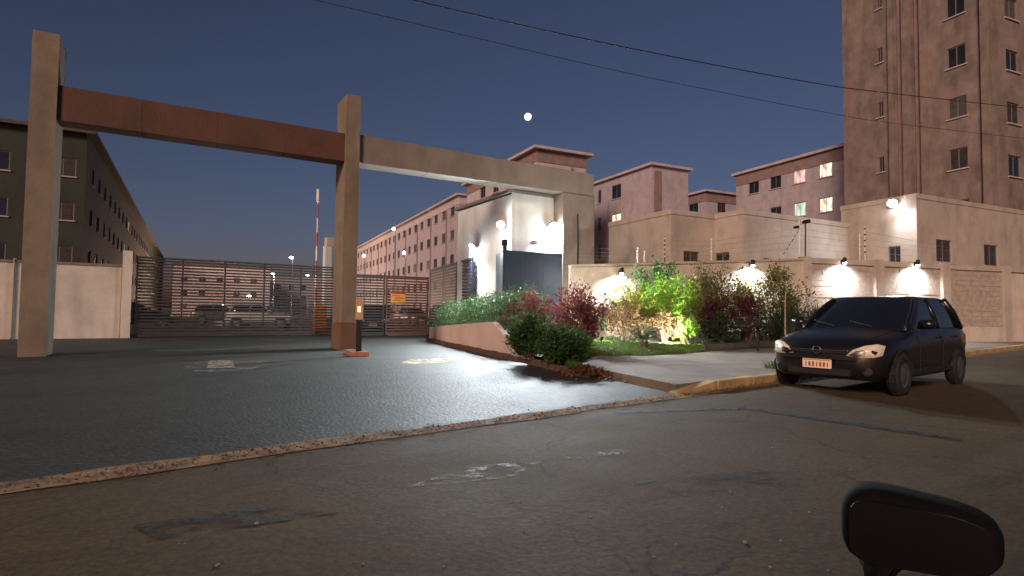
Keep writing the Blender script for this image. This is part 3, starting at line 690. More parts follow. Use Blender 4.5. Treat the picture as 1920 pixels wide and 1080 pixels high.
o = bpy.data.objects.new('moon', me); COL.objects.link(o); o.location = mo; tag(o, 'bright full moon in the dark blue evening sky', 'moon')
P = vw(591, 95); t = thing('radio_mast', 'thin red and white mast standing far behind the sliding gate', 'mast', P)
zt = H+(583-356)*95/F
for k in range(9):
    MB().tube([(0, 0, zt*k/9+(.0 if k == 0 else .002)), (0, 0, zt*(k+1)/9)], .16-.008*k, 6).build('mast_section', M_WHITE if k % 2 == 0 else M_RED, t)
MB().tube([(0, 0, zt-1.9), (0, 0, zt+.15)], .28, 8).build('antenna', M_WHITE, t)
P = vw(611, 80)
t = thing('water_tower', 'small white tower top showing beside the column', 'tower', P); zt = H+(583-462)*80/F
MB().box((0, 0, zt/2), (.9, .9, zt)).build('shaft', M_WHITE, t); MB().box((.25, 0, zt+.6), (1.0, 1.0, 1.2)).build('tank', M_PALE, t)

# lamps of the estate behind the gate
def street_lamp(label, px, py, dep, e=0, m=M_LEDS, r=.3):
    p = dp(px, py, dep); t = thing('street_lamp', label, 'street lamp', (p.x, p.y, 0), 0, 'estate street lamps')
    MB().tube([(0, 0, 0), (0, 0, p.z-.1), (-.3, -.25, p.z+.15)], [.07, .05, .04], 6).build('pole', M_GREY, t)
    MB().lathe((-.3, -.25, p.z), (0, 0, 1), [(r*.5, -.1), (r, 0), (r*.8, .14), (r*.2, .2)], 10).build('lamp_head', m, t)
    if e: lamp('street_light', 'POINT', (-.3, -.25, p.z-.5), e, (1, .62, .42), t, rad=.3)
street_lamp('white street lamp just above the top of the sliding gate', 549, 484, 85, 0, r=.3)
street_lamp('white street lamp glowing between the top slats of the gate', 514, 513, 95, 900, r=.3)
street_lamp('small lamp between gate slats near the column', 579, 516, 100, 0, r=.3)
street_lamp('low lamp seen through the middle of the sliding gate', 470, 556, 90, 0, r=.3)
street_lamp('low warm lamp in front of the orange lit block', 422, 573, 98, 9000, M_LEDW, r=.3)
street_lamp('lamp on the roof line of the long pink row', 741, 431, 58, 0, M_LEDW, r=.16)
street_lamp('lamp halfway up in front of the long pink row', 761, 476, 52, 0, M_LEDS, r=.12)
street_lamp('tiny lamp at the far end of the long pink row', 685, 481, 62, 0, M_LEDW, r=.16)

# ------------------------------------------------------------------ intercom post, orange cabinet
p = g(672, 668); ip = thing('intercom_post', 'black intercom post with lit beige panel beside the column', 'intercom post', (p.x, p.y, 0), R(-20))
MB().box((0, 0, .06), (.46, .34, .12), ch=.02).build('base', mat('red_concrete', (.42, .16, .1), .85, .2, 6), ip)
MB().box((0, 0, .50), (.13, .11, .76), ch=.01).build('post', M_BLACK, ip)
MB().box((0, 0, 1.15), (.17, .13, .54), ch=.015).build('housing', mat('beige_panel', (.5, .33, .2), .6, .15, 8), ip)
MB().box((-.01, -.072, 1.14), (.08, .012, .14)).build('keypad', emat('keypad_glow', (1, .55, .2), .6), ip)
p = g(655, 665); st = thing('loose_block', 'small pale concrete block at the foot of the column', 'block', (p.x, p.y, .012))
MB().box((0, 0, .06), (.3, .18, .12), ux=az(20), ch=.02).build('body', M_CONC, st)
p = vw(600, 28.0)
oc = thing('orange_barrier', 'orange plastic barrier standing behind the right end of the sliding gate', 'barrier', (p.x, p.y, .012))
MB().box((0, 0, .7), (.55, .45, 1.25), ux=PU, uy=PV, ch=.05).build('body', M_ORANGE, oc); MB().box((0, 0, .05), (.75, .65, .1), ux=PU, uy=PV, ch=.02).build('base', M_BLACK, oc)

# ------------------------------------------------------------------ cars
def make_car(label, group, paint=M_PAINT, detail=True):
    """length along +X, nose at x=0 facing -X, centred on y, wheels on z=0"""
    t = thing('parked_car', label, 'car', (0, 0, 0), 0, group)
    # stations: x, zb, zs(shoulder), zc(centre top), w, wt
    st = [(-.015, .38, .55, .57, .50, .46), (.0, .30, .62, .645, .60, .53), (.05, .24, .68, .715, .70, .60), (.14, .21, .72, .765, .765, .655), (.30, .20, .765, .82, .805, .69), (.55, .20, .81, .87, .825, .715),
          (.85, .20, .85, .915, .83, .73), (1.10, .20, .885, .945, .832, .74), (1.4, .19, .905, .94, .835, .755), (2.0, .19, .925, .94, .838, .765), (2.8, .19, .935, .95, .838, .765), (3.4, .20, .94, .955, .832, .755), (3.75, .22, .94, .95, .80, .73), (3.93, .28, .9, .91, .73, .67), (3.98, .36, .80, .81, .66, .6)]
    vs_, fs_ = [], []; n = 0
    for (x, zb, zs, zc, w_, wt) in st:
        hf = [(0, zb), (w_*.80, zb), (w_*.95, zb+.06), (w_*.99, zb+(zs-zb)*.35), (w_, zb+(zs-zb)*.62), (w_*.975, zs-.075), (w_*.955-(w_*.955-wt)*.55, zs-.018), (wt, zs), (wt*.75, zs+(zc-zs)*.5), (wt*.4, zs+(zc-zs)*.86), (0, zc)]
        ring = hf+[(-a, b) for a, b in hf[-2:0:-1]]; n = len(ring)
        bulge = lambda y: 0 if x > .6 else .16*(abs(y)/.8)**2*(1-x/.6)
        vs_ += [(x+bulge(y), y, z) for y, z in ring]
    for i in range(len(st)-1):
        for k in range(n): fs_.append((i*n+k, i*n+(k+1) % n, (i+1)*n+(k+1) % n, (i+1)*n+k))
    fs_.append(tuple(range(n))); fs_.append(tuple(range((len(st)-1)*n, len(st)*n)))
    body = MB().add(vs_, fs_).build('body', paint, t, True)
    # cabin: glass volume and painted roof and pillars
    def ringc(x0, x1, hw, z, r=.12, bow=.1):     # rounded outline at one height
        pts = []
        N_ = 7
        for k in range(N_): yy = -hw+2*hw*k/(N_-1); pts.append((x0+bow*(yy/hw)**2*1.0, yy, z))
        for k in range(1, 6): pts.append((x0+bow+(x1-x0-bow*.6-bow)*k/6, hw, z))
        for k in range(N_): yy = hw-2*hw*k/(N_-1); pts.append((x1-bow*.6*(yy/hw)**2, yy, z))
        for k in range(1, 6): pts.append((x1-bow*.6-(x1-x0-bow*.6-bow)*k/6, -hw, z))
        return pts
    lev = [(1.02, 3.83, .742, .90), (1.2, 3.76, .722, 1.02), (1.46, 3.66, .68, 1.18), (1.72, 3.52, .625, 1.335), (1.84, 3.42, .585, 1.395)]
    v2, f2 = [], []
    for l in lev: r_ = ringc(*l); n2 = len(r_); v2 += r_
    for i in range(len(lev)-1):
        for k in range(n2): f2.append((i*n2+k, i*n2+(k+1) % n2, (i+1)*n2+(k+1) % n2, (i+1)*n2+k))
    MB().add(v2, f2).build('window_glass', M_CGLASS, t, True)
    v3_, f3 = [], []
    for (a, b, hw, z) in [(1.835, 3.43, .592, 1.385), (1.88, 3.38, .585, 1.415), (1.98, 3.28, .53, 1.437), (2.2, 3.1, .35, 1.45)]:
        r_ = ringc(a, b, hw, z); v3_ += r_
    for i in range(3):
        for k in range(n2): f3.append((i*n2+k, i*n2+(k+1) % n2, (i+1)*n2+(k+1) % n2, (i+1)*n2+k))
    f3.append(tuple(range(3*n2, 4*n2))); MB().add(v3_, f3).build('roof', paint, t, True)
    for sgn in (-1, 1):
        def pil(pts, r_): MB().tube([(x, y*sgn, z) for x, y, z in pts], r_, 6).build('pillar', paint, t, True)
        pil([(1.10, .742, .90), (1.30, .722, 1.02), (1.555, .682, 1.18), (1.815, .628, 1.335), (1.93, .588, 1.39)], .032)
        pil([(2.52, .75, .92), (2.50, .685, 1.18), (2.47, .59, 1.395)], .03)
        pil([(3.70, .735, .92), (3.56, .675, 1.18), (3.36, .588, 1.395)], .06)
        # headlight: a swept lens on the corner
        y0 = sgn
        hp = [(.045, .36, .555), (.10, .55, .535), (.165, .67, .54), (.25, .745, .57), (.30, .765, .70), (.235, .69, .725), (.15, .56, .70), (.075, .44, .64)]
        c = (.19, .58, .62)
        fr_ = [(x-.03, y*sgn*1.015, z) for x, y, z in hp]; bk_ = [(x+.10, y*sgn*.95, z) for x, y, z in hp]; k = len(hp)
        MB().add(fr_+bk_+[(c[0]-.075, c[1]*sgn*1.06, c[2]+.01)], [(i, (i+1) % k, k+(i+1) % k, k+i) for i in range(k)]+[(i, (i+1) % k, 2*k) for i in range(k)]).build('headlight', M_HEADL, t, True)
        # fog lamp recess
        MB().lathe((.13, .60*sgn, .34), (-1, .25*sgn, 0), [(.055, -.05), (.06, .03), (.045, .035)], 12).build('fog_lamp', M_BLACK, t)
        # mirror
        mr = MB().box((1.40, .93*sgn, 1.0), (.12, .2, .13), ch=.03).build('wing_mirror', paint, t, True)
        MB().box((1.42, .82*sgn, .95), (.06, .12, .04)).build('arm', M_BLACK, mr)
        for x in (.72, 3.22):
            wh = thing('tmp', None, None); bpy.data.objects.remove(wh)
            ty = MB().lathe((x, .70*sgn, .295), (0, sgn, 0), [(.17, .0), (.27, .0), (.295, .03), (.295, .13), (.27, .16), (.19, .16), (.18, .13)], 24).build('wheel', M_TYRE, t, True)
            rm = MB().lathe((x, .70*sgn, .295), (0, sgn, 0), [(.185, .10), (.185, .145), (.15, .135), (.05, .155), (.0, .155)], 20).build('rim', mat('wheel_trim', (.07, .07, .07), .5, .2, 12), ty)
            # arch lip
            pts = [(x+math.cos(a)*.345, .832*sgn, .30+math.sin(a)*.345) for a in [math.pi*k_/12 for k_ in range(13)]]
            MB().tube(pts, .022, 6).build('wheel_arch', M_BLACK, t)
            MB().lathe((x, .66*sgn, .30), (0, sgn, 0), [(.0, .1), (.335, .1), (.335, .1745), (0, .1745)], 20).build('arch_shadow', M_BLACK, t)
        MB().box((2.0, .805*sgn, .30), (1.9, .05, .1), ch=.015).build('sill', M_BLACK, t)
        for x in (2.3, 3.05): MB().box((x, .835*sgn, .80), (.18, .025, .035), ch=.008).build('door_handle', M_BLACK, t)
        MB().box((2.45, .8385*sgn, .56), (.012, .006, .62)).build('door_seam', M_BLACK, t); MB().box((1.42, .835*sgn, .56), (.012, .01, .62)).build('door_seam', M_BLACK, t)
        MB().box((3.86, .70*sgn, .72), (.16, .12, .26), ch=.03).build('tail_light', M_RED, t)
    # grille: dark mouth, chrome bar with round badge, lower intake
    MB().box((.0, 0, .60), (.05, .78, .055), ch=.012).build('grille', M_BLACK, t)
    MB().box((-.03, 0, .625), (.02, .82, .016), ch=.004).build('grille_bar', M_CHROME, t)
    bd = []; 
    for k in range(17): a = 2*math.pi*k/16; bd.append((-.045, math.cos(a)*.052, .622+math.sin(a)*.052))
    MB().tube(bd, .009, 5).build('badge_ring', M_CHROME, t); MB().box((-.045, 0, .622), (.012, .13, .014)).build('badge_bar', M_CHROME, t)
    MB().box((.02, 0, .31), (.06, .86, .11), ch=.02).build('lower_intake', M_BLACK, t)
    MB().box((-.012, 0, .505), (.03, 1.0, .02), ch=.004).build('bumper_strip', M_BLACK, t)
    pl = MB().box((-.045, 0, .425), (.012, .40, .13), ch=.003).build('number_plate', M_PLATE, t)
    for k in range(7):
        MB().box((-.053, -.15+.05*k, .415), (.004, .028 if k % 3 else .014, .065)).build('character', mat('plate_print', (.25, .09, .05), .6, .1), pl)
    MB().box((-.053, 0, .478), (.004, .38, .016)).build('plate_band', mat('plate_band', (.7, .22, .08), .6, .1), pl)
    for y in (-.32, .22): MB().tube([(1.06, y, .955), (1.22, y+.38, 1.04)], .009, 5).build('wiper', M_BLACK, t)
    # bonnet shut lines
    for sgn in (-1, 1): MB().tube([(.22, .60*sgn, .795), (.6, .66*sgn, .862), (1.0, .69*sgn, .925)], .006, 4).build('bonnet_seam', M_BLACK, t)
    return t
car = make_car('black hatchback with glowing plate parked at the kerb on the right', 'parked cars')
c0 = g(1492, 715); car.location = (8.72, 3.72, 0); car.rotation_euler.z = R(-1.0)
# cars inside the estate, seen through the gate
M_P2 = mat('white_car_paint', (.3, .3, .31), .3, .05, 3); M_P3 = mat('silver_car_paint', (.12, .125, .13), .3, .05, 3, metal=.4); M_P4 = mat('dark_blue_paint', (.015, .025, .05), .25, .1, 3)
def car_copy(label, px, dep, rz, paint):
    c = copy_tree(car); c['label'] = label; c['group'] = 'parked cars'; p = vw(px, dep, .012); c.location = p; c.rotation_euler.z = R(rz)
    for ch in c.children:
        if ch.name.split('.')[0] in ('body', 'roof', 'pillar', 'wing_mirror'):
            ch.material_slots[0].link = 'OBJECT'; ch.material_slots[0].material = paint
car_copy('dark blue car waiting behind the dark gate leaf', 700, 28.5, 60, M_P4)
car_copy('white car behind the sliding gate near the orange barrier', 555, 36, 150, M_P2)
car_copy('silver car behind the middle of the sliding gate', 470, 44, 165, M_P3)
car_copy('black car behind the left end of the sliding gate', 330, 34, 175, M_PAINT)
car_copy('grey car far inside behind the orange sign', 790, 48, 80, M_P3)
# the photographer's own car, low part only, with its door mirror in the lower right corner
own = thing('near_car', 'dark car mirror at the bottom right corner close to the viewer', 'car', (0, 0, 0))
mc = dp(1678, 992, .92)
MB().prism([(-1.6, -1.75), (2.6, -1.75), (2.9, -1.3), (2.9, -.6), (2.6, -.14), (-1.6, -.14)], .2, .72).build('body', M_PAINT, own)
for x in (-.9, 1.9):
    for y in (-1.65, -.28): MB().lathe((x, y, .3), (0, 1, 0), [(.18, 0), (.28, 0), (.3, .03), (.3, .13), (.28, .16), (.18, .16)], 20).build('wheel', M_TYRE, own, True)
axm = (mc-CAM); axm.z = 0; axm.normalize(); sd = Vector((axm.y, -axm.x, 0))
bm = bmesh.new(); bmesh.ops.create_uvsphere(bm, u_segments=24, v_segments=16, radius=1)
for v in bm.verts:
    c = v.co; p = 3.6
    l = (abs(c.x)**p+abs(c.y)**p+abs(c.z)**p)**(1/p); c /= l
    v.co = sd*(c.x*.105)+axm*(c.y*.06+.02)+Z_*(c.z*(.056-.012*c.x))
me = bpy.data.meshes.new('mirror_housing'); bm.to_mesh(me); bm.free(); M_MIR = mat('mirror_black', (.004, .004, .004), .85, .1, 30, spec=.12); me.materials.append(M_MIR)
for p in me.polygons: p.use_smooth = True
o = bpy.data.objects.new('mirror_housing', me); COL.objects.link(o); o.location = mc+sd*.03; o.parent = own
MB().tube([mc-sd*.02-Z_*.04, mc-sd*.03-Z_*.12, Vector((mc.x-.02, mc.y-.12, .70)), Vector((mc.x, -.15, .66))], [.04, .036, .036, .05], 10).build('mirror_arm', M_MIR, own, True)
gl = [mc+sd*.03-axm*.0405+sd*(math.copysign(abs(math.cos(a))**.5, math.cos(a))*.092)+Z_*(math.copysign(abs(math.sin(a))**.5, math.sin(a))*(.046-.010*math.cos(a))) for a in [2*math.pi*k/32 for k in range(32)]]
MB().add(gl+[p+axm*.01 for p in gl], [tuple(range(32)), tuple(range(32, 64))[::-1]]+[(k, (k+1) % 32, 32+(k+1) % 32, 32+k) for k in range(32)]).build('mirror_glass', mat('mirror_glass_dark', (.006, .006, .007), .2, .1, 4, spec=.3), own)

# ------------------------------------------------------------------ planting
def leaves(blobs, n, size, seed, aspect=2.0, up_=0., shell=.55, droop=0.):
    """many leaf quads through the volume of several ellipsoids; each is folded along its rib"""
    rnd = random.Random(seed); mb = MB(); tot = sum(b[1][0]*b[1][1]*b[1][2] for b in blobs)
    for (c, r_) in blobs:
        k = max(6, int(n*(r_[0]*r_[1]*r_[2])/tot)); c = Vector(c)
        # light and dark clumps: leaves gather round twig ends
        tw_ = []
        for _ in range(max(4, k//22)):
            d = Vector((rnd.gauss(0, 1), rnd.gauss(0, 1), rnd.gauss(0, 1))).normalized(); q = shell+(1-shell)*rnd.random()**.6+rnd.uniform(-.05, .16)
            tw_.append(c+Vector((d.x*r_[0], d.y*r_[1], d.z*r_[2]))*q)
        sp = .20*(r_[0]+r_[1]+r_[2])/3+.02
        for _ in range(k):
            p = rnd.choice(tw_)+Vector((rnd.gauss(0, sp), rnd.gauss(0, sp), rnd.gauss(0, sp*.8)))
            a = Vector((rnd.gauss(0, 1), rnd.gauss(0, 1), rnd.gauss(up_, .8)-droop)).normalized()
            b = a.cross(Vector((rnd.gauss(0, 1), rnd.gauss(0, 1), rnd.gauss(0, 1)))).normalized(); nn = a.cross(b)
            s = size*rnd.uniform(.6, 1.35); w_ = s/aspect
            mb.add([p, p+a*s*.5+b*w_*.5+nn*s*.08, p+a*s, p+a*s*.5-b*w_*.5+nn*s*.08], [(0, 1, 2), (0, 2, 3)])
    return mb
LM = {'hedge': leafmat('hedge_leaf', (.022, .05, .014), (.06, .12, .035)), 'red': leafmat('red_leaf', (.09, .022, .028), (.26, .09, .08)),
      'yel': leafmat('yellow_green_leaf', (.14, .17, .02), (.34, .31, .05)), 'lime': leafmat('lime_leaf', (.10, .24, .02), (.24, .38, .04)),
      'green': leafmat('green_leaf', (.03, .11, .035), (.07, .21, .06)), 'olive': leafmat('olive_leaf', (.07, .075, .02), (.18, .17, .055)),
      'purple': leafmat('purple_leaf', (.045, .014, .024), (.13, .045, .055)), 'dark': leafmat('dark_leaf', (.015, .03, .014), (.045, .07, .03)),
      'rust': leafmat('rust_leaf', (.07, .05, .018), (.2, .10, .04)), 'grass': leafmat('grass_blade', (.04, .07, .015), (.12, .18, .035)), 'dry': leafmat('dry_leaf', (.07, .03, .015), (.2, .09, .035), .1, .8)}
def bush(name, label, px, dep, ytop, ybot, halfw_px, kind, n, size, stems=5, group='garden shrubs', deep=None, lobes=6, aspect=2., up_=.2, hang=.0, cat='shrub', z0=None):
    P = vw(px, dep); z0 = garden_z(P.x, P.y) if z0 is None else z0; zt = dp(px, ytop, dep).z; zb = max(z0, dp(px, ybot, dep).z)
    hw = halfw_px*dep/F; hh = (zt-zb)/2; dd = deep or hw*.75
    t = thing(name, label, cat, (P.x, P.y, z0-.02), 0, group); rnd = random.Random(px*7+dep)
    s_, a_ = Vector((rt0.x, rt0.y, 0)), Vector((math.cos(TH), math.sin(TH), 0))
    cz = zb-z0+hh; mb = MB(); lf = MB(); nb_ = max(14, n//60); per = max(4, n//nb_)
    for i in range(nb_):
        d = Vector((rnd.gauss(0, 1), rnd.gauss(0, 1), rnd.gauss(0, 1))).normalized(); q = .35+.75*rnd.random()**.7
        e_ = s_*(d.x*hw*q)+a_*(d.y*dd*q)+Z_*(cz+d.z*hh*q)
        if e_.z < .05: e_.z = .05+.1*rnd.random()
        r0 = Vector((rnd.uniform(-.12, .12), rnd.uniform(-.12, .12), -.04)); m1 = r0*.6+Vector((e_.x*.35, e_.y*.35, e_.z*.6))
        pts = [r0, m1, e_]
        if i < stems*3: mb.tube([r0, (r0+m1)*.5+Vector((rnd.uniform(-.03, .03), rnd.uniform(-.03, .03), 0)), m1, e_], [.018, .015, .010, .004], 4)
        dr = (e_-m1).normalized()
        for k in range(per):
            f_ = rnd.random()**.7; p = m1+(e_-m1)*(.25+.8*f_)+Vector((rnd.gauss(0, .055), rnd.gauss(0, .055), rnd.gauss(0, .055)))*(hw/.6)
            a = (dr*.6+Vector((rnd.gauss(0, .7), rnd.gauss(0, .7), rnd.gauss(up_, .6)))).normalized(); b = a.cross(Vector((rnd.gauss(0, 1), rnd.gauss(0, 1), rnd.gauss(0, 1)))).normalized(); nn = a.cross(b)
            z_ = size*(rnd.uniform(.5, 1.1) if rnd.random() < .8 else rnd.uniform(1.2, 2.0)); w_ = z_/aspect
            if p.z < .02: continue
            lf.add([p, p+a*z_*.5+b*w_*.5+nn*z_*.08, p+a*z_, p+a*z_*.5-b*w_*.5+nn*z_*.08], [(0, 1, 2), (0, 2, 3)])
    mb.build('stem', M_BARK, t)
    lf.build('foliage', LM[kind], t)
    return t
# hedge on the planter: one clipped row following the wall, and its slope down to the pavement
hd = thing('hedge', 'clipped dark green hedge on top of the salmon planter wall', 'hedge', (PD[0].x, PD[0].y, .4)); bl = []
for i in range(17):
    q = L0[0]+(L0[1]-L0[0])*(i/16)+Vector((.5, .05, 0)); zz = .45+.32*i/16-.4
    bl.append(((q.x, q.y, zz+.42+random.uniform(-.05, .05)), (.42, .42, .46))); bl.append(((q.x+.75, q.y-.1, zz+.45+random.uniform(-.05, .08)), (.5, .42, .48)))
mb = MB()
for b_ in bl[::2]: MB().tube([(b_[0][0], b_[0][1], b_[0][2]-.5), b_[0]], .02, 5).build('stem', M_BARK, hd)
leaves(bl, 15000, .075, 3, 1.9, .3, .45).build('foliage', LM['hedge'], hd)
bush('shrub', 'dark green shrub spilling over the sloping end of the planter wall', 992, 12.2, 585, 672, 42, 'hedge', 7500, .06, deep=.6, z0=.2)
bush('shrub', 'rounded dark green shrub beside the dry leaf heap', 1056, 11.3, 608, 686, 50, 'hedge', 9000, .06, deep=.6, z0=.13)
bush('shrub', 'red leaved shrub in front of the dark metal enclosure', 1000, 15.5, 540, 622, 52, 'red', 2600, .075, 9)
bush('shrub', 'large red leaved shrub in front of the portal right column', 1087, 14.6, 536, 628, 54, 'red', 4600, .075, 9)
bush('shrub', 'low rust coloured shrub behind the cycad on its left', 1170, 17.0, 562, 626, 44, 'rust', 2200, .075, 8)
bush('shrub', 'yellow green shrub lit below the first wall lamp', 1182, 18.0, 520, 602, 52, 'yel', 3800, .08, 6)
bush('shrub', 'bright lime green shrub in the middle of the garden', 1256, 17.6, 514, 600, 54, 'lime', 4600, .08, 6)
bush('shrub', 'green shrub standing taller than the wall behind the lime bush', 1226, 18.7, 486, 572, 48, 'green', 3400, .09, 6)
bush('shrub', 'low rust coloured shrub behind the cycad on its right', 1250, 17.0, 572, 636, 36, 'rust', 1800, .075, 7)
bush('shrub', 'olive shrub hanging in front of the cream wall, left of two', 1338, 19.0, 490, 602, 66, 'olive', 6500, .075, 8)
bush('shrub', 'olive shrub by the staked sapling, right of two', 1455, 19.4, 494, 622, 60, 'olive', 6500, .075, 8)
bush('shrub', 'small olive shrub under the middle wall lamp', 1398, 20.0, 514, 590, 42, 'yel', 2400, .075, 5)
bush('shrub', 'tall purple leaved shrub behind the litter basket', 1400, 18.4, 532, 636, 30, 'purple', 3200, .075, 7)
bush('shrub', 'low purple leaved shrub left of the litter basket', 1345, 18.2, 552, 622, 36, 'purple', 2600, .075, 7)
bush('shrub', 'dark low shrub right of the lit green clump', 1350, 17.6, 586, 642, 44, 'dark', 3400, .07, 6)
bush('shrub', 'small vivid green clump lit by the garden spotlight', 1287, 16.5, 594, 632, 26, 'lime', 1500, .075, 4)
bush('shrub', 'sprawling olive ground cover at the foot of the yellow bush', 1205, 17.8, 575, 640, 60, 'olive', 3200, .065, 6, deep=.5)
bush('shrub', 'sprawling dark ground cover between the purple shrub and the sapling', 1440, 18.8, 585, 646, 50, 'dark', 3000, .065, 6, deep=.5)
bush('shrub', 'yellow green twigs filling the gap left of the tall olive shrub', 1300, 18.5, 520, 610, 38, 'yel', 2400, .07, 6, deep=.6)
bush('shrub', 'green shrub leaning on the wall right of the red shrubs', 1132, 17.8, 560, 630, 34, 'green', 1900, .07, 6, deep=.5)
# grassy clumps
def blades(mb, P, n, h, spread, rnd, wd=.012, lean=.35):
    for _ in range(n):
        a = rnd.uniform(0, 6.283); r_ = spread*math.sqrt(rnd.random()); b = P+Vector((math.cos(a)*r_, math.sin(a)*r_, 0)); hh_ = h*rnd.uniform(.5, 1.15)
        d = Vector((rnd.gauss(0, lean), rnd.gauss(0, lean), 1)).normalized(); s_ = Vector((-math.sin(a), math.cos(a), 0))*wd
        m_ = b+d*hh_*.6; e_ = b+d*hh_+Vector((d.x, d.y, 0))*hh_*.35-Z_*hh_*.05
        mb.add([b-s_, b+s_, m_+s_*.7, m_-s_*.7, e_], [(0, 1, 2, 3), (3, 2, 4)])
P = vw(1522, 18.2); P.z = garden_z(P.x, P.y); rnd = random.Random(4); mb = MB()
for k in range(11): blades(mb, rt0*(-.8+.16*k)+az(51)*rnd.uniform(-.3, .3), 170, 1.15+.25*math.sin(k*1.1), .2, rnd, .014, .2)
tg = thing('ornamental_grass', 'dense dark green ornamental grass clump beside the parked car', 'grass clump', P); mb.build('foliage', LM['dark'], tg)
P = g(1456, 690, .12); mb = MB(); blades(mb, Vector((0, 0, 0)), 160, .16, .28, rnd, .008, .5); tg = thing('grass_tuft', 'small grass tuft on the pavement by the car bumper', 'grass tuft', P); mb.build('foliage', LM['grass'], tg)
# lawn
mb = MB(); rnd = random.Random(9)
for _ in range(34000):
    i = rnd.randint(4, 7); a_ = rnd.random(); t_ = rnd.random()**1.2*(.75 if i < 7 else .4); fi = t_*nb; j = int(fi); b_ = fi-j
    A = [Vector(vsg[(i+k)*(nb+1)+j+l]) for k in (0, 1) for l in (0, 1)]
    q = (A[0]*(1-b_)+A[1]*b_)*(1-a_)+(A[2]*(1-b_)+A[3]*b_)*a_; q.z -= .01
    blades(mb, q, 1, .10, .04, rnd, .007, .5)
tag(mb.build('lawn_grass', LM['grass']), 'short patchy lawn around the cycad in front of the shrubs', 'grass', kind='stuff')
# cycad
P = vw(1207, 15.2); P.z = garden_z(P.x, P.y)-.02
cy = thing('cycad', 'small cycad palm with arching dark fronds on the lawn', 'palm', P)
MB().lathe((0, 0, 0), (0, 0, 1), [(.11, 0), (.13, .08), (.11, .2), (.07, .27)], 10).build('trunk', M_BARK, cy)
for i in range(20):
    a = 2*math.pi*i/20+rnd.uniform(-.1, .1); el = R(rnd.uniform(12, 68)); ln = rnd.uniform(.52, .68); mb = MB(); pts = []
    for k in range(9):
        s = k/8*ln; e_ = el-k/8*R(38); prev = pts[-1] if pts else Vector((0, 0, .24)); pts.append(prev+Vector((math.cos(a)*math.cos(e_), math.sin(a)*math.cos(e_), math.sin(e_)))*(ln/8 if k else 0))
    mb.tube(pts, [.008]*9, 4); sd_ = Vector((-math.sin(a), math.cos(a), 0))
    for k in range(1, 9):
        for q in (0, .5):
            p = pts[k-1]+(pts[k]-pts[k-1])*q; dr = (pts[k]-pts[k-1]).normalized(); l_ = .17*math.sin(math.pi*(.18+.72*(k-1+q)/8))
            for sg_ in (-1, 1): e_ = p+sd_*sg_*l_+dr*l_*.5+Z_*l_*.25; mb.add([p-dr*.007, p+dr*.009, e_], [(0, 1, 2)])
    mb.build('frond', LM['dark'], cy)
# sapling with pale stake
P = vw(1474, 17.9); P.z = garden_z(P.x, P.y)-.03
t = thing('sapling', 'thin pale staked sapling between the olive shrub and the grass clump', 'tree', P); hh = dp(1478, 500, 17.9).z-P.z
MB().tube([(-.06, 0, 0), (-.02, .02, hh*.5), (.07, 0, hh)], [.022, .018, .012], 6).build('trunk', mat('pale_bark', (.42, .33, .24), .8, .2, 10), t)
leaves([((.05, 0, hh*.8), (.3, .3, .3)), ((-.05, .1, hh*.95), (.22, .22, .22))], 260, .09, 33, 2).build('crown', LM['olive'], t)
# litter basket on a post
P = vw(1421, 15.9, .12); t = thing('litter_basket', 'black metal litter basket on a single post at the lawn edge', 'bin', P, R(-8))
k_ = (P-CAM).dot(fw)/F
MB().tube([(0, 0, 0), (0, 0, 62*k_)], .03, 8).build('post', M_BLACK, t)
for z in (47*k_, 63*k_):
    MB().tube([(-.6, -.2, z), (.35, -.2, z), (.35, .2, z), (-.6, .2, z), (-.6, -.2, z)], .016, 6).build('rim', M_BLACK, t)
for i in range(9):
    for y in (-.2, .2): MB().tube([(-.6+i*.95/8, y, 47*k_), (-.6+i*.95/8, y, 63*k_)], .006, 4).build('bar', M_BLACK, t)
MB().box((-.12, 0, 47*k_), (.94, .38, .012)).build('tray', M_BLACK, t)
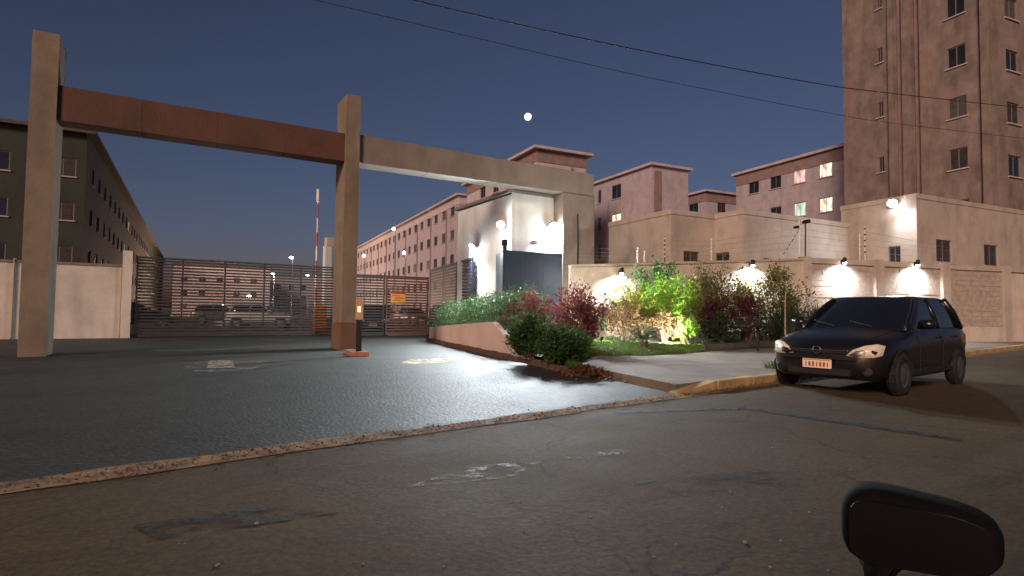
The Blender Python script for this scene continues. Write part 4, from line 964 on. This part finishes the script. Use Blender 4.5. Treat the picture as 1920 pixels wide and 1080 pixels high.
# garden spotlights
def garden_spot(label, px, py, aim, e):
    P = vw(px, py); P.z = garden_z(P.x, P.y); t = thing('garden_spotlight', label, 'spotlight', P, 0, 'garden spotlights'); ax = Vector(aim).normalized()
    MB().tube([(0, 0, -.05), (0, 0, .14)], .012, 6).build('spike', M_BLACK, t)
    MB().lathe(Vector((0, 0, .16)), ax, [(.03, -.06), (.05, -.02), (.055, .05)], 12).build('housing', M_BLACK, t)
    MB().lathe(Vector((0, 0, .16)), ax, [(.048, .052), (.048, .058), (.0, .06)], 12).build('lens', M_LED, t)
    lamp('spot_light', 'SPOT', Vector((0, 0, .16))+ax*.1, e, (.96, 1, .92), t, ax, R(172), .8, .04)
garden_spot('garden spotlight on the lawn right of the cycad', 1256, 15.9, rt0*.1+az(51)*.8+Z_*.45, 380)
garden_spot('garden spotlight hidden among the red shrubs', 1128, 16.2, rt0*.35+az(51)*.8+Z_*.7, 140)
# heap of dry leaves at the end of the edging, and leaf litter along the gutter
P = Vector((7.3, 6.75, .03)); rnd = random.Random(12); mb = MB()
for _ in range(900):
    r_ = rnd.gauss(0, .26); a = rnd.uniform(0, 6.28); p = Vector((math.cos(a)*r_*1.1, math.sin(a)*r_*1.5+.2, max(.0, .17*math.exp(-(r_/.3)**2)*rnd.random()**.4)))
    d = Vector((rnd.gauss(0, 1), rnd.gauss(0, 1), rnd.gauss(0, .4))).normalized(); b = d.cross(Z_).normalized(); s = rnd.uniform(.04, .1)
    mb.add([p, p+d*s*.5+b*s*.3, p+d*s, p+d*s*.5-b*s*.3+Z_*.01], [(0, 1, 2, 3)])
t = mb.build('leaf_heap', LM['dry'], loc=P); tag(t, 'heap of dry brown leaves at the end of the brick edging', 'leaves', kind='stuff')
mb = MB()
for _ in range(1500):
    p = Vector((rnd.uniform(-2, 11), 4.6+rnd.gauss(0, .09), .022)); a = rnd.uniform(0, 6.28); d = Vector((math.cos(a), math.sin(a), rnd.uniform(-.1, .3))); b = d.cross(Z_).normalized(); s = rnd.uniform(.015, .05)
    mb.add([p, p+d*s*.5+b*s*.3, p+d*s+Z_*.01, p+d*s*.5-b*s*.3], [(0, 1, 2, 3)])
tag(mb.build('leaf_litter', LM['dry']), 'dry leaf litter scattered along the road gutter', 'leaves', kind='stuff')
